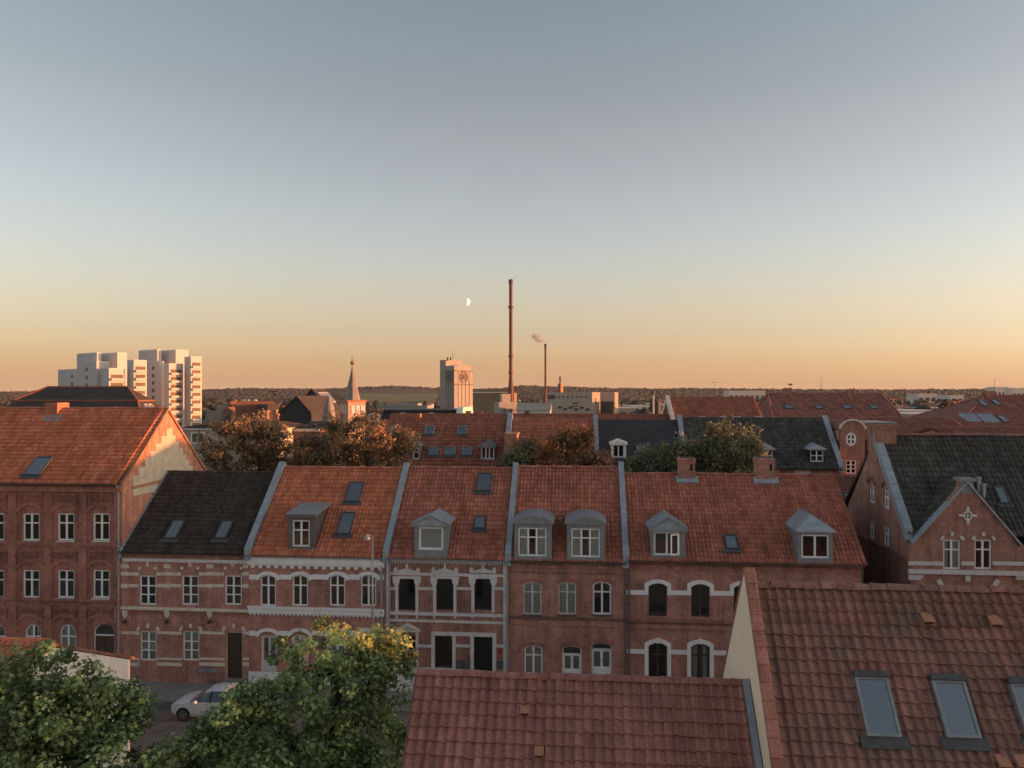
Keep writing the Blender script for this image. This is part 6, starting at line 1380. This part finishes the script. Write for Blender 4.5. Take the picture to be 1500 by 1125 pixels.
# woods: small rounded crowns, one mass too far to count
ico = bmesh.new(); bmesh.ops.create_icosphere(ico, subdivisions=1, radius=1); IV = np.array([v.co[:] for v in ico.verts]); IF = np.array([[v.index for v in f.verts] for f in ico.faces]); ico.free()
def blobs(name, label, cat, P, S, mat, kind='stuff'):
    n = len(P); k = len(IV); V = np.empty((n, k, 3))
    for i in range(n):
        j = 1 + rng.normal(0, .22, (k, 1)); V[i] = IV * j * S[i] + P[i]
    Fs = (np.arange(n)[:, None, None] * k + IF[None]).reshape(-1, 3); t = np.repeat(rng.random(n), len(IF)) * .7 + rng.random(n * len(IF)) * .3
    o = raw_mesh(name, V.reshape(-1, 3), Fs, t, mat, None); return tag(o, label, cat, kind=kind)
P, S = [], []
for i in range(4200):          # along the ridge line
    px = rng.uniform(-150, 1650); t = rng.uniform(.30, .56); p = Vector(hill_pt(t, (px + 1400) / 4300)); h = rng.uniform(2.5, 6.5) * (1.3 if rng.random() < .1 else 1); P.append((p.x, p.y, p.z + h * .2)); S.append((h * rng.uniform(.9, 1.6), h * 1.2, h * .8))
for i in range(3000):
    px = rng.uniform(-150, 1650); t = rng.uniform(.0, .32)
    if 522 < px < 650: continue
    p = Vector(hill_pt(t, (px + 1400) / 4300)); h = rng.uniform(2.5, 6); P.append((p.x, p.y, p.z + h * .3)); S.append((h * 1.5, h * 1.3, h * .85))
blobs('far_wood', 'dark woods along the distant hills', 'wood', np.array(P), np.array(S), 'leaf_far')
P, S = [], []
for i in range(1500):
    px = rng.uniform(-150, 1650); D = rng.uniform(380, 2300) ; 
    if 520 < px < 650 and D > 900: continue
    if 600 < px < 920 and D < 700: continue
    p = atD(px, HORY, D); h = rng.uniform(3.0, 6.5); P.append((p.x, p.y, h * .75)); S.append((h * rng.uniform(.8, 1.3), h * 1., h * .9))
blobs('town_trees', 'scattered dark trees of the low town beyond the roofs', 'trees', np.array(P), np.array(S), 'leaf_far')
# far houses, each its own object
HK = []
for i, (L, W, He, Hr, wm, rm) in enumerate(((12, 8, 4.2, 7.8, 'far_brick', 'far_red'), (16, 9, 4.5, 8.2, 'render_white', 'far_dark'), (10, 8, 5.5, 9.2, 'far_brick', 'far_dark'), (14, 9, 3.2, 7.0, 'render_cream', 'far_red'))):
    a = MB(); a.prism([(-L / 2, -W / 2, 0), (-L / 2, W / 2, 0), (-L / 2, W / 2, He), (-L / 2, 0, Hr - .2), (-L / 2, -W / 2, He)], (L, 0, 0))
    r = MB(); r.prism([(-L / 2 - .4, -W / 2 - .5, He - .3), (-L / 2 - .4, 0, Hr), (-L / 2 - .4, W / 2 + .5, He - .3), (-L / 2 - .4, W / 2 + .5, He), (-L / 2 - .4, 0, Hr + .3), (-L / 2 - .4, -W / 2 - .5, He)], (L + .8, 0, 0)); r.box(L * .2, L * .2 + .9, -.45, .45, Hr - .5, Hr + 1.3)
    wi = MB()
    for k in range(3): wi.box(-L / 2 + L * (k + .5) / 3 - .6, -L / 2 + L * (k + .5) / 3 + .6, -W / 2 - .04, -W / 2 + .02, He - 2.4, He - 1.1)
    HK.append((a, wm, r, rm, wi))
FH = []
for i, (a, wm, r, rm, wi) in enumerate(HK):
    o = thing('far_house', ('small brick house with red roof in the far town', 'long white house with dark roof in the far town', 'tall brick house with dark roof in the far town', 'cream house with red roof in the far town')[i], 'house', (0, 0, 0), ('far red-roofed brick houses', 'far white houses', 'far dark-roofed brick houses', 'far cream houses')[i])
    a.build('wall', wm, o, local=True); r.build('roof', rm, o, local=True); wi.build('windows', 'tower_window', o, local=True); FH.append(o)
used = set(); cells = 0
for i in range(150):
    for _ in range(30):
        px = rng.uniform(300, 1540) if i % 3 == 0 else rng.uniform(900, 1540); D = 480 + 1500 * rng.random() ** 1.3
        if (510 < px < 930 and D < 750) or (60 < px < 310 and D < 420): continue
        if 515 < px < 655 and D > 1000: continue
        p = atD(px, HORY, D); key = (int(p.x / 22), int(p.y / 22))
        if key not in used: used.add(key); break
    k = i % 4; o = FH[k] if i < 4 else copy_tree(FH[k]); o.location = (p.x, p.y, -.01); o.rotation_euler = (0, 0, rng.choice([.1, 1.67]) + rng.normal(0, .3))
# pale halls of the industrial quarter
def hall(label, pl, pr, yt, D, depth, mat='shed_pale', dark=True):
    a, b = atD(pl, yt, D), atD(pr, yt, D); c = (a + b) / 2; root = thing('industrial_hall', label, 'industrial hall', (c.x, c.y, 0)); L = (b - a).length; u = (b - a).normalized(); v = Vector((-u.y, u.x, 0))
    m = MB(); P0 = Vector((a.x, a.y, 0)); m.prism([P0, P0 + u * L, P0 + u * L + v * depth, P0 + v * depth], (0, 0, a.z)); m.build('hall', mat, root)
    m = MB(); m.prism([P0 - u * .4 - v * .3 + Vector((0, 0, a.z + .002)), P0 + u * (L + .4) - v * .3 + Vector((0, 0, a.z + .002)), P0 + u * (L + .4) + v * depth + Vector((0, 0, a.z + .002)), P0 - u * .4 + v * depth + Vector((0, 0, a.z + .002))], (0, 0, .4)); m.build('roof', 'trim_grey', root)
    n = max(2, int(L / 9))
    for k in range(n):
        m = MB(); q = P0 + u * (L * (k + .5) / n); m.obox(q + Vector((0, 0, a.z * .45)) - v * .03, u * (L / n * .32), v * .06, (0, 0, a.z * .18)); m.build('window', 'tower_window', root)
    return root
for args in (('white industrial hall with dark bays beyond the low red house', 1322, 1378, 602, 430, 40), ('second white hall overlapping the bays of the first', 1362, 1420, 598.5, 520, 50), ('grey hall in front of the tall dark poplars', 1330, 1396, 607, 330, 25, 'shed_roof'),
             ('white hall left of the dark boiler house', 925, 953, 595, 560, 40), ('low white hall behind the boiler house stack', 940, 988, 592, 700, 50), ('long pale hall right of the grey factory', 905, 935, 598, 520, 30, 'shed_roof'),
             ('distant white terrace on the hillside above the brown roof', 1068, 1121, 572.5, 1500, 40), ('distant pale blocks on the hill behind rooflight hall', 1456, 1478, 567, 1900, 30), ('far pale block at the edge of the wooded hill', 1483, 1520, 569, 1800, 30), ('pale hall in the trees beyond the hip roof', 1345, 1372, 577, 1300, 40), ('white slab among trees on the far slope', 1392, 1412, 579, 1250, 40)): hall(*args)
# tall dark trees by the halls
for k, (px, yt, w) in enumerate(((1384, 583, 8), (1396, 586, 6), (1379, 590, 6))):
    D = 320; c = atD(px, (yt + 612) / 2, D); rz = (612 - yt) / 2 * D / FPX
    tree('poplar_tree', ('tall dark poplar in front of the white halls', 'slimmer dark poplar beside the tall one', 'short dark tree at the foot of the poplars')[k], (c.x, c.y, 0), [(tuple(c), w / 2 * D / FPX, w / 2 * D / FPX, rz), ((c.x, c.y, c.z - rz), w / 2 * D / FPX, w / 2 * D / FPX, rz)], 60, (.5, .9), 26, .7, 'leaf_far', LEAF_S, .2)
# masts and water tower
def mast(label, px, yt, D, r=.18, head=None, name='mast'):
    p = atD(px, yt, D); root = thing(name, label, 'water tower' if head == 'bowl' else 'mast', (p.x, p.y, 0)); m = MB(); m.tube((p.x, p.y, 0), (p.x, p.y, p.z), r * 1.4, r * .5, 6); m.build('pole', 'far_dark', root)
    m = MB()
    if head == 'bowl': m.lathe((p.x, p.y, p.z), [(.8, -7), (7.5, -3.4), (8, -2.2), (7.6, -1.4), (0.6, -.4)], 20); m.build('bowl', 'far_dark', root)
    elif head == 'T': m.box(p.x - 9, p.x + 9, p.y - .4, p.y + .4, p.z - .9, p.z); m.build('crossbar', 'far_dark', root)
    else:
        for q in (.15, .3): m.box(p.x - 1.2 * r * 4, p.x + 1.2 * r * 4, p.y - .1, p.y + .1, p.z * (1 - q * .2) - .12, p.z * (1 - q * .2) + .12)
        m.build('crossbar', 'far_dark', root)
mast('thin radio mast above the red flat building', 401, 570, 155, .13); mast('mushroom-shaped water tower on the wooded horizon', 1158, 561.5, 2400, .9, 'bowl', 'water_tower'); mast('lattice mast on the wooded horizon beyond the hip roof', 1203, 553, 2400, .8); mast('crane-like T-shaped mast on the horizon', 1047, 560, 2300, .6, 'T'); mast('slender mast on the hill behind the black mansard', 17, 569, 1800, .5); mast('thin mast beside the pale blocks on the hill', 1457, 555, 1900, .6)
# ---- evening air: one even, thin volume round the whole place
t = NT('haze_air'); pv = t.n('ShaderNodeVolumePrincipled'); pv.inputs['Color'].default_value = (.92, .88, .86, 1); pv.inputs['Density'].default_value = .00003; pv.inputs['Anisotropy'].default_value = .0; t.l(pv.outputs[0], t.out.inputs['Volume']); t.done('haze_air')
mb = MB(); mb.box(-9100, 9100, -2100, 9100, -4.5, 84); tag(mb.build('haze', 'haze_air'), 'thin evening haze over the town', 'haze', kind='stuff')
# ---- smoke from the slim chimney
t = NT('smoke_vol'); pv = t.n('ShaderNodeVolumePrincipled'); pv.inputs['Color'].default_value = (.95, .92, .9, 1); nz = t.noise(t.coord('Object'), .3, 5, .7); gd = t.n('ShaderNodeTexGradient', gradient_type='SPHERICAL'); mp = t.n('ShaderNodeMapping'); t.l(t.coord('Generated'), mp.inputs[0]); mp.inputs['Location'].default_value = (-1, -1, -1); mp.inputs['Scale'].default_value = (2, 2, 2); t.l(mp.outputs[0], gd.inputs[0])
ma = t.n('ShaderNodeMath', operation='MULTIPLY'); t.l(t.rng(nz, .44, .62, 0, 1), ma.inputs[0]); t.l(t.rng(gd.outputs['Fac'], 0, .5, 0, .8), ma.inputs[1]); t.l(ma.outputs[0], pv.inputs['Density']); t.l(pv.outputs[0], t.out.inputs['Volume']); t.done('smoke_vol')
c = atD(791.5, 497.5, 520); m = MB(); a = atD(801, 505, 520); b_ = atD(780, 490, 520); ax_ = (b_ - a) / 2
V = [Vector(v) for v in IV]; zax = ax_.cross(Vector((0, 1, 0))).normalized()
for f in IF: m.face([c + ax_ * (.25 + 1.35 * V[i].x) + Vector((0, 1, 0)) * (3.2 * V[i].y) + zax * (3.4 * V[i].z * (1 + .35 * V[i].x)) for i in f])
tag(m.build('smoke_plume', 'smoke_vol', fix=False), 'small wisp of grey smoke drifting from the slim chimney', 'smoke', kind='stuff')
# ---- crescent moon
t = NT('moon_light'); e = t.n('ShaderNodeEmission'); e.inputs['Color'].default_value = (1, .93, .78, 1); e.inputs['Strength'].default_value = .93; t.l(e.outputs[0], t.out.inputs['Surface']); t.done('moon_light')
Dm = 12000; c = atD(683.3, 442, Dm); r = 5.4 * Dm / FPX; m = MB(); n = 18; A, B = [], []
for k in range(n + 1): w = -math.pi / 2 + math.pi * k / n + .08; A.append((r * math.cos(w), r * math.sin(w))); B.append((r * .28 * math.cos(w - .08), r * math.sin(w)))
tilt = R(-4); rot = lambda x, z: c + RIGHT * (x * math.cos(tilt) - z * math.sin(tilt)) + Vector((0, 0, x * math.sin(tilt) + z * math.cos(tilt)))
m.strip([rot(*q) for q in A], [rot(*q) for q in B], FWD * (r * .5)); tag(m.build('moon', 'moon_light', fix=False), 'pale crescent moon in the evening sky', 'moon')
